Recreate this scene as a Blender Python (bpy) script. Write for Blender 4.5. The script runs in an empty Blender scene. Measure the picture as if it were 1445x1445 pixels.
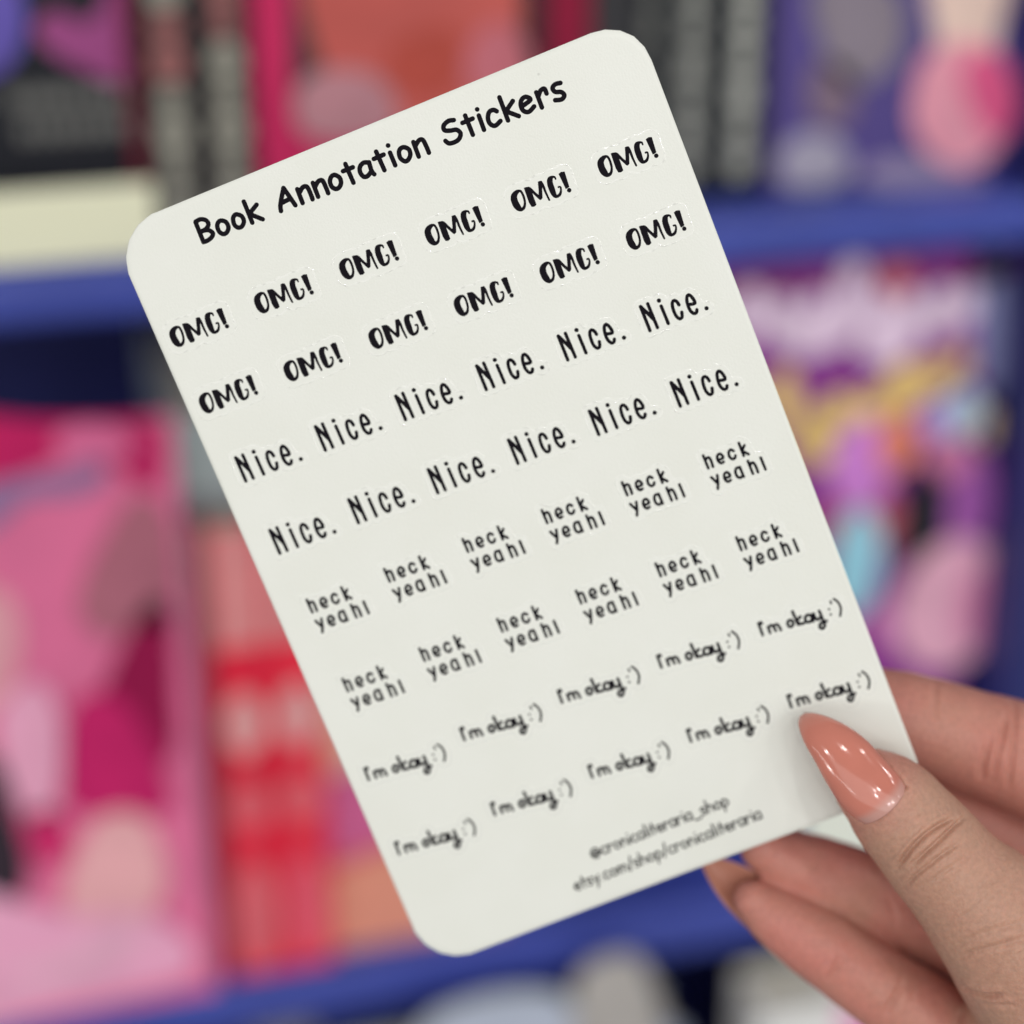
import bpy, bmesh, math, random
import numpy as np
from mathutils import Vector, Matrix

random.seed(7)
rng = np.random.default_rng(7)
scene = bpy.context.scene
COL = scene.collection

# ------------------------------------------------------------------ camera
# World: metres, Z up, X along the bookcase, Y into it, the book fronts near Y = 0.
AX = np.array([0.96357352, 0.11006551, -0.24374508])     # world axes seen from the camera
AY = np.array([-0.26743894, 0.391166, -0.88060523])
AZ = np.array([-0.00157948, 0.9137148, 0.406353])
C2W = np.array([AX, AY, AZ])                              # camera space -> world rotation
CAM = np.array([-0.18037136, -0.65164787, 1.50070122])
cam_data = bpy.data.cameras.new('camera')
cam_data.sensor_width = 36.0
cam_data.lens = 36.0 * 2700 / 1445
cam_data.clip_start = 0.01
cam_data.clip_end = 60.0
cam_data.dof.use_dof = True
cam_data.dof.focus_distance = 0.3425
cam_data.dof.aperture_fstop = 4.3
cam_data.dof.aperture_blades = 0
cam = bpy.data.objects.new('camera', cam_data)
COL.objects.link(cam)
m4 = Matrix.Identity(4)
for i in range(3):
    for j in range(3):
        m4[i][j] = float(C2W[i, j])
    m4[i][3] = float(CAM[i])
cam.matrix_world = m4
scene.camera = cam

# ------------------------------------------------------------------ light: shop lamps and an added fill panel
world = bpy.data.worlds.new('World')
scene.world = world
world.use_nodes = True
wbg = world.node_tree.nodes['Background']
wbg.inputs[0].default_value = (0.97, 0.98, 0.95, 1)
wbg.inputs[1].default_value = 0.25


def area(name, loc, target, size, size_y, power, color=(1, 0.98, 0.945)):
    ld = bpy.data.lights.new(name, 'AREA')
    ld.shape = 'RECTANGLE'
    ld.size = size
    ld.size_y = size_y
    ld.energy = power
    ld.color = color
    o = bpy.data.objects.new(name, ld)
    COL.objects.link(o)
    o.location = loc
    d = Vector(target) - Vector(loc)
    o.rotation_euler = d.to_track_quat('-Z', 'Y').to_euler()
    return o


area('fill_panel', (-0.9, -4.9, 2.7), (-0.2, 0.0, 1.1), 9.0, 3.6, 150)  # added fill panel behind the camera, tilted to brighten the bookcase
# small ceiling spots glinting in the nail; the stronger last ones are added for rim glints
for lx, ly, pw in ((1.63, -0.60, 2.6), (1.53, -0.95, 2.0), (-0.07, -2.10, 1.6), (-0.42, -2.35, 1.2), (-0.25, -1.05, 1.6), (0.60, -0.85, 1.6), (-0.75, -3.1, 4.5), (0.75, -3.3, 4.5), (0.1, -4.3, 4.5), (2.2, -2.0, 3.5), (-1.9, -1.6, 3.5)):
    area('ceiling_glint_spot', (lx, ly, 2.7), (0.0, -0.3, 1.25), 0.06, 0.06, pw)
# row of tube lamps far down the aisle on the left
area('aisle_tube', (-5.4, -2.9, 1.90), (0.1, -0.3, 1.3), 4.4, 0.07, 24)
area('aisle_lamp', (-5.35, -2.45, 1.72), (0.1, -0.3, 1.3), 0.16, 0.16, 16)

scene.view_settings.view_transform = 'Standard'
scene.view_settings.look = 'None'
scene.view_settings.exposure = 0.0
scene.view_settings.gamma = 1.0
scene.render.engine = 'CYCLES'
scene.cycles.max_bounces = 6
scene.cycles.sample_clamp_indirect = 4.0

# ------------------------------------------------------------------ helpers


def mat(name, color, rough=0.5, noise=0.0, nscale=60, bump=0.0, bscale=400, spec=0.5, coat=0.0, metal=0.0, sss=0.0,
        color2=None):
    m = bpy.data.materials.new(name)
    m.use_nodes = True
    nt = m.node_tree
    b = nt.nodes['Principled BSDF']
    b.inputs['Base Color'].default_value = (*color, 1)
    b.inputs['Roughness'].default_value = rough
    b.inputs['Specular IOR Level'].default_value = spec
    b.inputs['Coat Weight'].default_value = coat
    b.inputs['Coat Roughness'].default_value = 0.05
    b.inputs['Metallic'].default_value = metal
    tc = nt.nodes.new('ShaderNodeTexCoord')
    if noise or color2:
        n = nt.nodes.new('ShaderNodeTexNoise')
        n.inputs['Scale'].default_value = nscale
        n.inputs['Detail'].default_value = 6
        nt.links.new(tc.outputs['Object'], n.inputs['Vector'])
        mx = nt.nodes.new('ShaderNodeMix')
        mx.data_type = 'RGBA'
        c2 = color2 or tuple(c * (1 - noise) for c in color)
        mx.inputs[6].default_value = (*color, 1)
        mx.inputs[7].default_value = (*c2, 1)
        rp = nt.nodes.new('ShaderNodeMapRange')
        rp.inputs[1].default_value = 0.35
        rp.inputs[2].default_value = 0.65
        nt.links.new(n.outputs[0], rp.inputs[0])
        nt.links.new(rp.outputs[0], mx.inputs[0])
        nt.links.new(mx.outputs[2], b.inputs['Base Color'])
    if bump:
        n2 = nt.nodes.new('ShaderNodeTexNoise')
        n2.inputs['Scale'].default_value = bscale
        n2.inputs['Detail'].default_value = 8
        nt.links.new(tc.outputs['Object'], n2.inputs['Vector'])
        bp = nt.nodes.new('ShaderNodeBump')
        bp.inputs['Strength'].default_value = bump
        bp.inputs['Distance'].default_value = 0.0005
        nt.links.new(n2.outputs[0], bp.inputs['Height'])
        nt.links.new(bp.outputs[0], b.inputs['Normal'])
    return m


def link(o, parent=None):
    COL.objects.link(o)
    if parent is not None:
        o.parent = parent
    return o


def mesh_obj(name, verts, faces, material, parent=None, smooth=False):
    me = bpy.data.meshes.new(name)
    me.from_pydata([tuple(map(float, v)) for v in verts], [], [tuple(map(int, f)) for f in faces])
    me.update()
    if smooth:
        me.polygons.foreach_set('use_smooth', [True] * len(me.polygons))
    if material is not None:
        me.materials.append(material)
    return link(bpy.data.objects.new(name, me), parent)


def bm_obj(name, bm, material, parent=None, smooth=False):
    me = bpy.data.meshes.new(name)
    bm.to_mesh(me)
    bm.free()
    if smooth:
        me.polygons.foreach_set('use_smooth', [True] * len(me.polygons))
    me.materials.append(material)
    return link(bpy.data.objects.new(name, me), parent)


def tag(o, label=None, cat=None, group=None, kind=None):
    for k, v in (('label', label), ('category', cat), ('group', group), ('kind', kind)):
        if v:
            o[k] = v
    return o


def empty(name, loc=(0, 0, 0)):
    o = bpy.data.objects.new(name, None)
    o.empty_display_size = 0.02
    o.location = loc
    return link(o)


def box_bm(x0, x1, y0, y1, z0, z1, bev=0.0, seg=2):
    bm = bmesh.new()
    bmesh.ops.create_cube(bm, size=1)
    for v in bm.verts:
        v.co = Vector((x0 + (v.co.x + .5) * (x1 - x0), y0 + (v.co.y + .5) * (y1 - y0), z0 + (v.co.z + .5) * (z1 - z0)))
    if bev:
        bmesh.ops.bevel(bm, geom=bm.edges[:], offset=bev, segments=seg, affect='EDGES', profile=0.5)
    return bm


def box(name, x0, x1, y0, y1, z0, z1, material, parent=None, bev=0.0, seg=2):
    return bm_obj(name, box_bm(x0, x1, y0, y1, z0, z1, bev, seg), material, parent)


def smooth_loop(pts, n=8, closed=True):
    P = np.array(pts, float)
    N = len(P)
    out = []
    rngi = range(N) if closed else range(N - 1)
    for i in rngi:
        if closed:
            p0, p1, p2, p3 = P[(i - 1) % N], P[i], P[(i + 1) % N], P[(i + 2) % N]
        else:
            p0, p1, p2, p3 = P[max(i - 1, 0)], P[i], P[i + 1], P[min(i + 2, N - 1)]
        for k in range(n):
            t = k / n
            out.append(0.5 * ((2 * p1) + (-p0 + p2) * t + (2 * p0 - 5 * p1 + 4 * p2 - p3) * t * t
                              + (-p0 + 3 * p1 - 3 * p2 + p3) * t ** 3))
    if not closed:
        out.append(P[-1])
    return np.array(out)


# ------------------------------------------------------------------ lettering
# Strokes in millimetres (x right, y down); 'v' = round pen stroke with its half width, 'p' = filled shape.
INK = {"title":[["v",0.372,[[14.98,4.33],[14.89,8.08]]],["v",0.372,[[15.02,4.25],[16.01,4.18],[16.85,4.7],[16.98,5.51],[16.33,6.1],[15.32,6.22]]],["v",0.372,[[15.32,6.22],[16.48,6.44],[17.09,7.25],[16.64,7.83],[15.74,8.13],[14.88,8.11]]],["v",0.372,[[19.45,5.8],[20.08,6.37],[20.1,7.42],[19.43,8.1],[18.75,8.11],[18.26,7.44],[18.32,6.42],[18.83,5.82],[19.45,5.8]]],["v",0.372,[[22.44,5.81],[23.12,6.46],[23.12,7.41],[22.48,8.09],[21.78,8.1],[21.31,7.44],[21.42,6.44],[21.86,5.86],[22.44,5.81]]],["v",0.371,[[24.49,4.19],[24.43,8.21]]],["v",0.371,[[26.4,5.56],[24.53,6.56]]],["v",0.372,[[24.53,6.56],[26.41,8.35]]],["v",0.379,[[30.04,8.22],[30.46,7.04],[32.06,4.63]]],["v",0.379,[[32.06,4.63],[32.85,8.24]]],["v",0.379,[[30.65,6.95],[32.53,6.82]]],["v",0.379,[[34.28,5.76],[34.21,8.37]]],["v",0.379,[[34.31,6.56],[35.3,5.81],[36.05,5.99],[36.18,7.14],[36.14,8.42]]],["v",0.378,[[37.31,5.77],[37.24,8.37]]],["v",0.379,[[37.35,6.63],[38.25,5.9],[39.04,5.97],[39.18,7.12],[39.17,8.46]]],["v",0.378,[[41.48,5.91],[42.12,6.65],[42.06,7.55],[41.52,8.18],[40.8,8.31],[40.23,7.71],[40.25,6.7],[40.77,6.01],[41.48,5.91]]],["v",0.378,[[44.03,4.86],[44.1,8.44]]],["v",0.378,[[43.14,5.87],[45.05,5.88]]],["v",0.378,[[48.07,6.19],[47.16,5.87],[46.3,6.26],[45.93,7.15],[46.18,8.1],[46.88,8.31],[47.71,7.87]]],["v",0.378,[[48.08,6.15],[47.93,7.71],[48.16,8.46]]],["v",0.377,[[49.99,4.9],[50.12,8.47]]],["v",0.377,[[49.12,5.93],[51.04,5.88]]],["v",0.377,[[52.23,6.0],[52.25,8.4]]],["v",0.377,[[52.38,4.68],[52.4,4.71]]],["v",0.377,[[54.96,6.05],[55.59,6.74],[55.46,7.7],[54.74,8.38],[54.1,8.37],[53.59,7.56],[53.76,6.49],[54.28,6.02],[54.96,6.05]]],["v",0.377,[[56.82,5.83],[56.75,8.54]]],["v",0.377,[[56.87,6.62],[57.82,5.94],[58.53,6.08],[58.69,7.31],[58.7,8.59]]],["v",0.376,[[65.0,4.95],[64.05,4.73],[62.98,5.15],[62.78,5.95],[63.68,6.41],[64.81,6.7],[65.25,7.55],[64.66,8.34],[63.73,8.58],[62.69,8.42],[62.24,7.78]]],["v",0.376,[[67.18,4.97],[67.2,8.6]]],["v",0.376,[[66.25,5.98],[68.23,5.96]]],["v",0.376,[[69.45,5.88],[69.38,8.54]]],["v",0.376,[[69.58,4.75],[69.59,4.77]]],["v",0.376,[[72.7,6.37],[72.2,5.92],[71.36,6.03],[70.76,7.01],[70.82,8.05],[71.53,8.61],[72.69,8.2]]],["v",0.375,[[74.05,4.31],[73.98,8.61]]],["v",0.375,[[76.03,5.78],[74.22,6.98]]],["v",0.376,[[74.22,6.98],[76.05,8.63]]],["v",0.375,[[77.11,7.28],[79.01,6.77],[78.5,5.99],[77.67,6.09],[77.09,6.91],[77.15,8.05],[77.98,8.59],[79.22,8.07]]],["v",0.375,[[80.48,5.94],[80.44,8.76]]],["v",0.375,[[80.53,6.77],[81.32,5.93],[82.05,5.9],[82.11,6.8]]],["v",0.375,[[85.06,6.02],[84.13,5.89],[83.44,6.32],[83.64,7.11],[84.61,7.54],[84.94,8.28],[84.23,8.76],[83.1,8.47]]]],"omg":[["v",0,[[-3.45,-1.49,0.2],[-4.1,-1.47,0.369],[-4.8,-0.94,0.548],[-5.01,-0.02,0.591],[-4.88,0.95,0.57],[-4.52,1.63,0.348],[-3.87,1.56,0.253],[-3.39,0.86,0.19],[-3.19,-0.18,0.19],[-3.23,-1.09,0.19],[-3.45,-1.49,0.2]]],["p",0.084,[[-2.54,-1.66],[-2.16,-1.65],[-1.69,-1.46],[-1.54,-0.64],[-1.61,1.88],[-2.02,2.05],[-2.48,1.92],[-2.65,1.04]]],["v",0,[[-1.88,-1.36,0.243],[-1.58,-1.1,0.243],[-1.1,-0.02,0.232],[-0.5,1.12,0.264]]],["p",0.084,[[0.2,-1.73],[0.53,-1.74],[0.85,-1.56],[0.37,-0.32],[-0.16,1.2],[-0.5,1.34],[-0.74,1.02],[-0.29,-0.14]]],["v",0,[[0.67,-1.52,0.211],[0.78,-0.77,0.211],[0.78,0.52,0.179],[0.89,1.99,0.148]]],["v",0,[[3.31,-1.02,0.116],[3.29,-1.36,0.158],[3.11,-1.54,0.169],[2.73,-1.58,0.263],[2.32,-1.32,0.474],[2.08,-0.64,0.506],[2.03,0.23,0.527],[2.03,1.24,0.442],[2.24,1.86,0.274],[2.94,1.83,0.242],[3.44,1.25,0.169],[3.59,0.58,0.137],[3.28,0.49,0.158]]],["p",0.105,[[4.18,-1.64],[4.68,-1.8],[5.23,-1.63],[5.04,1.13],[4.4,1.25]]],["v",0,[[4.84,1.7,0.369],[4.85,1.72,0.369]]]],"nice":[["v",0.268,[[-5.59,-2.68],[-5.57,2.0]]],["v",0.287,[[-5.59,-2.68],[-4.84,-1.11],[-4.16,0.44]]],["v",0.262,[[-4.2,-2.7],[-4.1,2.01]]],["v",0.262,[[-2.07,-1.41],[-2.01,2.04]]],["v",0.337,[[-2.1,-2.49],[-2.09,-2.47]]],["v",0.262,[[1.01,-0.4],[0.84,-1.11],[0.45,-1.47],[0.0,-1.18],[-0.24,-0.2],[-0.22,1.15],[0.19,1.98],[0.73,1.87],[1.0,1.03]]],["v",0.262,[[2.74,0.21],[3.79,0.37],[3.71,-0.76],[3.3,-1.43],[2.84,-1.18],[2.53,-0.17],[2.51,1.17],[2.92,2.03],[3.43,2.07],[3.71,1.62]]],["v",0.337,[[5.43,2.02],[5.44,2.03]]]],"heck":[["v",0.215,[[-4.8,-3.9],[-4.74,-1.32]]],["v",0.215,[[-4.74,-2.85],[-4.36,-3.22],[-3.88,-3.05],[-3.8,-2.12],[-3.85,-1.27]]],["v",0.215,[[-2.54,-2.1],[-1.54,-2.14],[-1.63,-2.84],[-1.99,-3.1],[-2.46,-2.76],[-2.59,-1.98],[-2.22,-1.35],[-1.71,-1.42]]],["v",0.215,[[0.7,-2.63],[0.31,-3.03],[-0.17,-2.78],[-0.38,-2.0],[-0.07,-1.32],[0.44,-1.3],[0.72,-1.69]]],["v",0.215,[[2.12,-3.65],[2.12,-1.09]]],["v",0.215,[[2.92,-2.88],[2.15,-2.08]]],["v",0.215,[[2.15,-2.08],[3.05,-1.05]]],["v",0.216,[[-4.84,0.46],[-4.22,1.79]]],["v",0.215,[[-3.69,0.48],[-4.05,1.86],[-4.48,2.9]]],["v",0.216,[[-2.61,1.57],[-1.58,1.53],[-1.66,0.81],[-2.01,0.6],[-2.46,0.9],[-2.64,1.73],[-2.27,2.36],[-1.72,2.26]]],["v",0.215,[[0.65,0.67],[0.03,0.58],[-0.36,1.19],[-0.34,2.1],[0.11,2.52],[0.51,2.37]]],["v",0.215,[[0.7,0.6],[0.75,2.56]]],["v",0.215,[[2.48,0.09],[2.52,2.66]]],["v",0.215,[[2.51,1.1],[2.97,0.68],[3.36,0.88],[3.5,1.77],[3.48,2.73]]],["v",0.215,[[4.9,0.39],[4.96,2.77]]]],"okay":[["v",0.22,[[-7.5,-1.92],[-7.57,0.49]]],["v",0.22,[[-7.01,-1.97],[-6.94,-1.65]]],["v",0.22,[[-6.1,-0.63],[-6.12,0.59]]],["v",0.22,[[-6.07,-0.37],[-5.52,-0.72],[-5.16,-0.42],[-5.0,0.62]]],["v",0.22,[[-5.17,-0.26],[-4.57,-0.54],[-4.21,-0.23],[-4.06,0.84]]],["v",0.242,[[-1.65,-0.28],[-1.45,0.34],[-1.77,0.86],[-2.27,0.87],[-2.49,0.33],[-2.25,-0.23],[-1.65,-0.28]]],["v",0.242,[[-0.82,-1.69],[-0.69,1.05]]],["v",0.242,[[0.21,-0.25],[-0.77,0.28]]],["v",0.242,[[-0.77,0.28],[-0.27,1.05],[0.41,1.16]]],["v",0.242,[[2.18,0.28],[1.52,-0.05],[0.91,0.39],[0.99,1.15],[1.63,1.33],[2.14,0.88]]],["v",0.242,[[2.19,0.17],[2.14,1.45]]],["v",0.242,[[2.7,0.13],[2.73,1.11],[3.14,1.48],[3.72,1.19]]],["v",0.242,[[3.86,0.03],[3.9,1.75],[3.91,2.89],[3.33,3.44],[2.9,2.97],[3.37,2.35],[4.47,2.33]]],["v",0.161,[[5.68,0.38],[5.69,0.4]]],["v",0.169,[[5.64,1.44],[5.65,1.46]]],["v",0.139,[[6.42,-0.94],[6.46,-0.51]]],["v",0.168,[[7.16,-1.17],[7.69,-0.27],[7.78,1.02],[7.16,2.35]]]]}
STICKER_SPOTS = {"omg":[[7.94,21.93],[24.65,22.04],[41.35,22.15],[58.06,22.27],[74.76,22.41],[91.47,22.55],[8.06,35.11],[24.75,35.45],[41.44,35.76],[58.13,36.04],[74.82,36.29],[91.5,36.5]],"nice":[[10.26,49.17],[26.12,49.34],[41.98,49.62],[57.84,50.0],[73.7,50.48],[89.56,51.06],[10.73,64.06],[26.53,64.2],[42.33,64.47],[58.14,64.87],[73.94,65.41],[89.74,66.07]],"heck":[[11.12,79.99],[26.81,79.98],[42.51,80.18],[58.2,80.59],[73.89,81.22],[89.59,82.07],[11.41,96.57],[27.09,96.53],[42.78,96.72],[58.47,97.16],[74.15,97.83],[89.84,98.73]],"okay":[[11.16,112.37],[31.02,111.86],[50.88,111.9],[70.75,112.49],[90.61,113.62],[10.88,128.22],[30.84,127.81],[50.81,127.76],[70.77,128.08],[90.74,128.76]]}


def seg_field(X, Y, prims):
    """signed distance (mm) to the union of all strokes"""
    D = np.full(X.shape, 1e3)
    for kind, w, pts in prims:
        if kind == 'p':
            P = smooth_loop(pts, 1)
            inside = np.zeros(X.shape, bool)
            d = np.full(X.shape, 1e3)
            n = len(P)
            for i in range(n):
                a, b = P[i], P[(i + 1) % n]
                ab = b - a
                t = np.clip(((X - a[0]) * ab[0] + (Y - a[1]) * ab[1]) / (ab @ ab + 1e-12), 0, 1)
                d = np.minimum(d, np.hypot(X - a[0] - t * ab[0], Y - a[1] - t * ab[1]))
                c = (a[1] > Y) != (b[1] > Y)
                xi = a[0] + (Y - a[1]) * ab[0] / (ab[1] if abs(ab[1]) > 1e-9 else 1e-9)
                inside ^= c & (X < xi)
            D = np.minimum(D, np.where(inside, -d, d) - w * 0.3)
        else:
            P = np.array(pts, float)
            if P.shape[1] == 2:
                P = np.c_[P, np.full(len(P), w)]
            if len(P) > 2:
                cl = np.hypot(*(P[0, :2] - P[-1, :2])) < 1e-6
                P = smooth_loop(P[:-1], 6, True) if cl else smooth_loop(P, 6, False)
                if cl:
                    P = np.vstack([P, P[:1]])
            for a, b in zip(P[:-1], P[1:]):
                ab = b[:2] - a[:2]
                x0, x1 = min(a[0], b[0]) - 1.8, max(a[0], b[0]) + 1.8
                y0, y1 = min(a[1], b[1]) - 1.8, max(a[1], b[1]) + 1.8
                j = np.where((X[0] >= x0) & (X[0] <= x1))[0]
                i = np.where((Y[:, 0] >= y0) & (Y[:, 0] <= y1))[0]
                if len(i) == 0 or len(j) == 0:
                    continue
                sl = (slice(i[0], i[-1] + 1), slice(j[0], j[-1] + 1))
                xs, ys = X[sl], Y[sl]
                t = np.clip(((xs - a[0]) * ab[0] + (ys - a[1]) * ab[1]) / (ab @ ab + 1e-12), 0, 1)
                d = np.hypot(xs - a[0] - t * ab[0], ys - a[1] - t * ab[1]) - (a[2] + t * (b[2] - a[2]))
                D[sl] = np.minimum(D[sl], d)
    return D


def bounds(prims, pad):
    a = np.vstack([np.array(s[2], float)[:, :2] for s in prims])
    return a[:, 0].min() - pad, a[:, 0].max() + pad, a[:, 1].min() - pad, a[:, 1].max() + pad


def field_grid(prims, pad, h):
    x0, x1, y0, y1 = bounds(prims, pad)
    xs = np.arange(x0, x1 + h, h)
    ys = np.arange(y0, y1 + h, h)
    X, Y = np.meshgrid(xs, ys)
    return X, Y, seg_field(X, Y, prims)


def filled(X, Y, F):
    """polygons covering F < 0: whole cells merged in rows, border cells clipped (marching squares)"""
    verts, idx, faces = [], {}, []

    def vid(x, y):
        k = (round(x, 4), round(y, 4))
        if k not in idx:
            idx[k] = len(verts)
            verts.append((x, y))
        return idx[k]
    S = F < 0
    full = S[:-1, :-1] & S[1:, :-1] & S[:-1, 1:] & S[1:, 1:]
    anyc = (S[:-1, :-1] | S[1:, :-1] | S[:-1, 1:] | S[1:, 1:]) & ~full
    for i in range(full.shape[0]):
        row = full[i]
        j = 0
        while j < len(row):
            if row[j]:
                k = j
                while k < len(row) and row[k]:
                    k += 1
                faces.append([vid(X[i, j], Y[i, j]), vid(X[i + 1, j], Y[i + 1, j]), vid(X[i + 1, k], Y[i + 1, k]),
                              vid(X[i, k], Y[i, k])])
                j = k
            else:
                j += 1
    for i, j in zip(*np.where(anyc)):
        cs = [(i, j), (i + 1, j), (i + 1, j + 1), (i, j + 1)]
        poly = []
        for q in range(4):
            a, b = cs[q], cs[(q + 1) % 4]
            fa, fb = F[a], F[b]
            if fa < 0:
                poly.append((X[a], Y[a]))
            if (fa < 0) != (fb < 0):
                t = fa / (fa - fb)
                t = min(max(t, 0.02), 0.98)
                poly.append((X[a] + t * (X[b] - X[a]), Y[a] + t * (Y[b] - Y[a])))
        if len(poly) >= 3:
            ids = []
            for p in poly:
                v = vid(*p)
                if v not in ids:
                    ids.append(v)
            if len(ids) >= 3:
                faces.append(ids)
    return np.array(verts), faces


# sheet: 101.6 x 152.6 mm card
SW, SH = 101.6, 152.6
R_SHEET = np.array([[0.928080860094749, -0.37236278159777303, -0.003446158227695867],
                    [0.36572149443588375, 0.9131920673418779, -0.17979999068802802],
                    [0.07009782902019847, 0.16560859586567447, 0.9836971522486216]])
T_SHEET = np.array([2.98310238e-03, -3.18968007e-04, -3.54723789e-01])


def bend(x, y):
    """mm the card bows out of its plane at (x, y) from the top left corner"""
    u = x / SW - 0.5
    v = y / SH - 0.5
    return 1.5 * (u * u - 0.08) + 0.8 * v * u + 0.5 * (v * v - 0.08)


def sheet_local(x, y, z=0.0):
    """mm on the card -> metres in the card's own frame (origin at its centre)"""
    x = np.asarray(x, float)
    y = np.asarray(y, float)
    return np.stack([(x - SW / 2) * 1e-3, (SH / 2 - y) * 1e-3, (bend(x, y) + z) * 1e-3], -1)


M_paper = mat('sheet_vinyl', (0.785, 0.798, 0.755), 0.34, bump=0.12, bscale=2600, spec=0.35, color2=(0.765, 0.778, 0.728), nscale=55)
def add_specks(m):
    nt = m.node_tree
    b = nt.nodes['Principled BSDF']
    src = b.inputs['Base Color'].links[0].from_socket
    tc = nt.nodes.new('ShaderNodeTexCoord')
    vo = nt.nodes.new('ShaderNodeTexVoronoi')
    vo.inputs['Scale'].default_value = 85
    nt.links.new(tc.outputs['Object'], vo.inputs['Vector'])
    sep = nt.nodes.new('ShaderNodeSeparateColor')
    nt.links.new(vo.outputs['Color'], sep.inputs[0])
    lt = nt.nodes.new('ShaderNodeMapRange')
    lt.inputs[1].default_value = 0.014
    lt.inputs[2].default_value = 0.034
    lt.inputs[3].default_value = 0.45
    lt.inputs[4].default_value = 0.0
    nt.links.new(vo.outputs['Distance'], lt.inputs[0])
    gt = nt.nodes.new('ShaderNodeMath')
    gt.operation = 'GREATER_THAN'
    gt.inputs[1].default_value = 0.55
    nt.links.new(sep.outputs[0], gt.inputs[0])
    mu = nt.nodes.new('ShaderNodeMath')
    mu.operation = 'MULTIPLY'
    nt.links.new(lt.outputs[0], mu.inputs[0])
    nt.links.new(gt.outputs[0], mu.inputs[1])
    mx = nt.nodes.new('ShaderNodeMix')
    mx.data_type = 'RGBA'
    mx.inputs[7].default_value = (0.25, 0.25, 0.22, 1)
    nt.links.new(src, mx.inputs[6])
    nt.links.new(mu.outputs[0], mx.inputs[0])
    nt.links.new(mx.outputs[2], b.inputs['Base Color'])


add_specks(M_paper)
M_edge = mat('card_edge', (0.88, 0.88, 0.84), 0.5)
M_film = mat('sticker_film', (0.768, 0.781, 0.736), 0.34, bump=0.06, bscale=2200, spec=0.5)
M_rim = mat('cut_rim', (0.765, 0.777, 0.735), 0.15, spec=0.8, coat=0.7)
M_ink = mat('black_ink', (0.005, 0.0035, 0.007), 0.6, spec=0.08)


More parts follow.
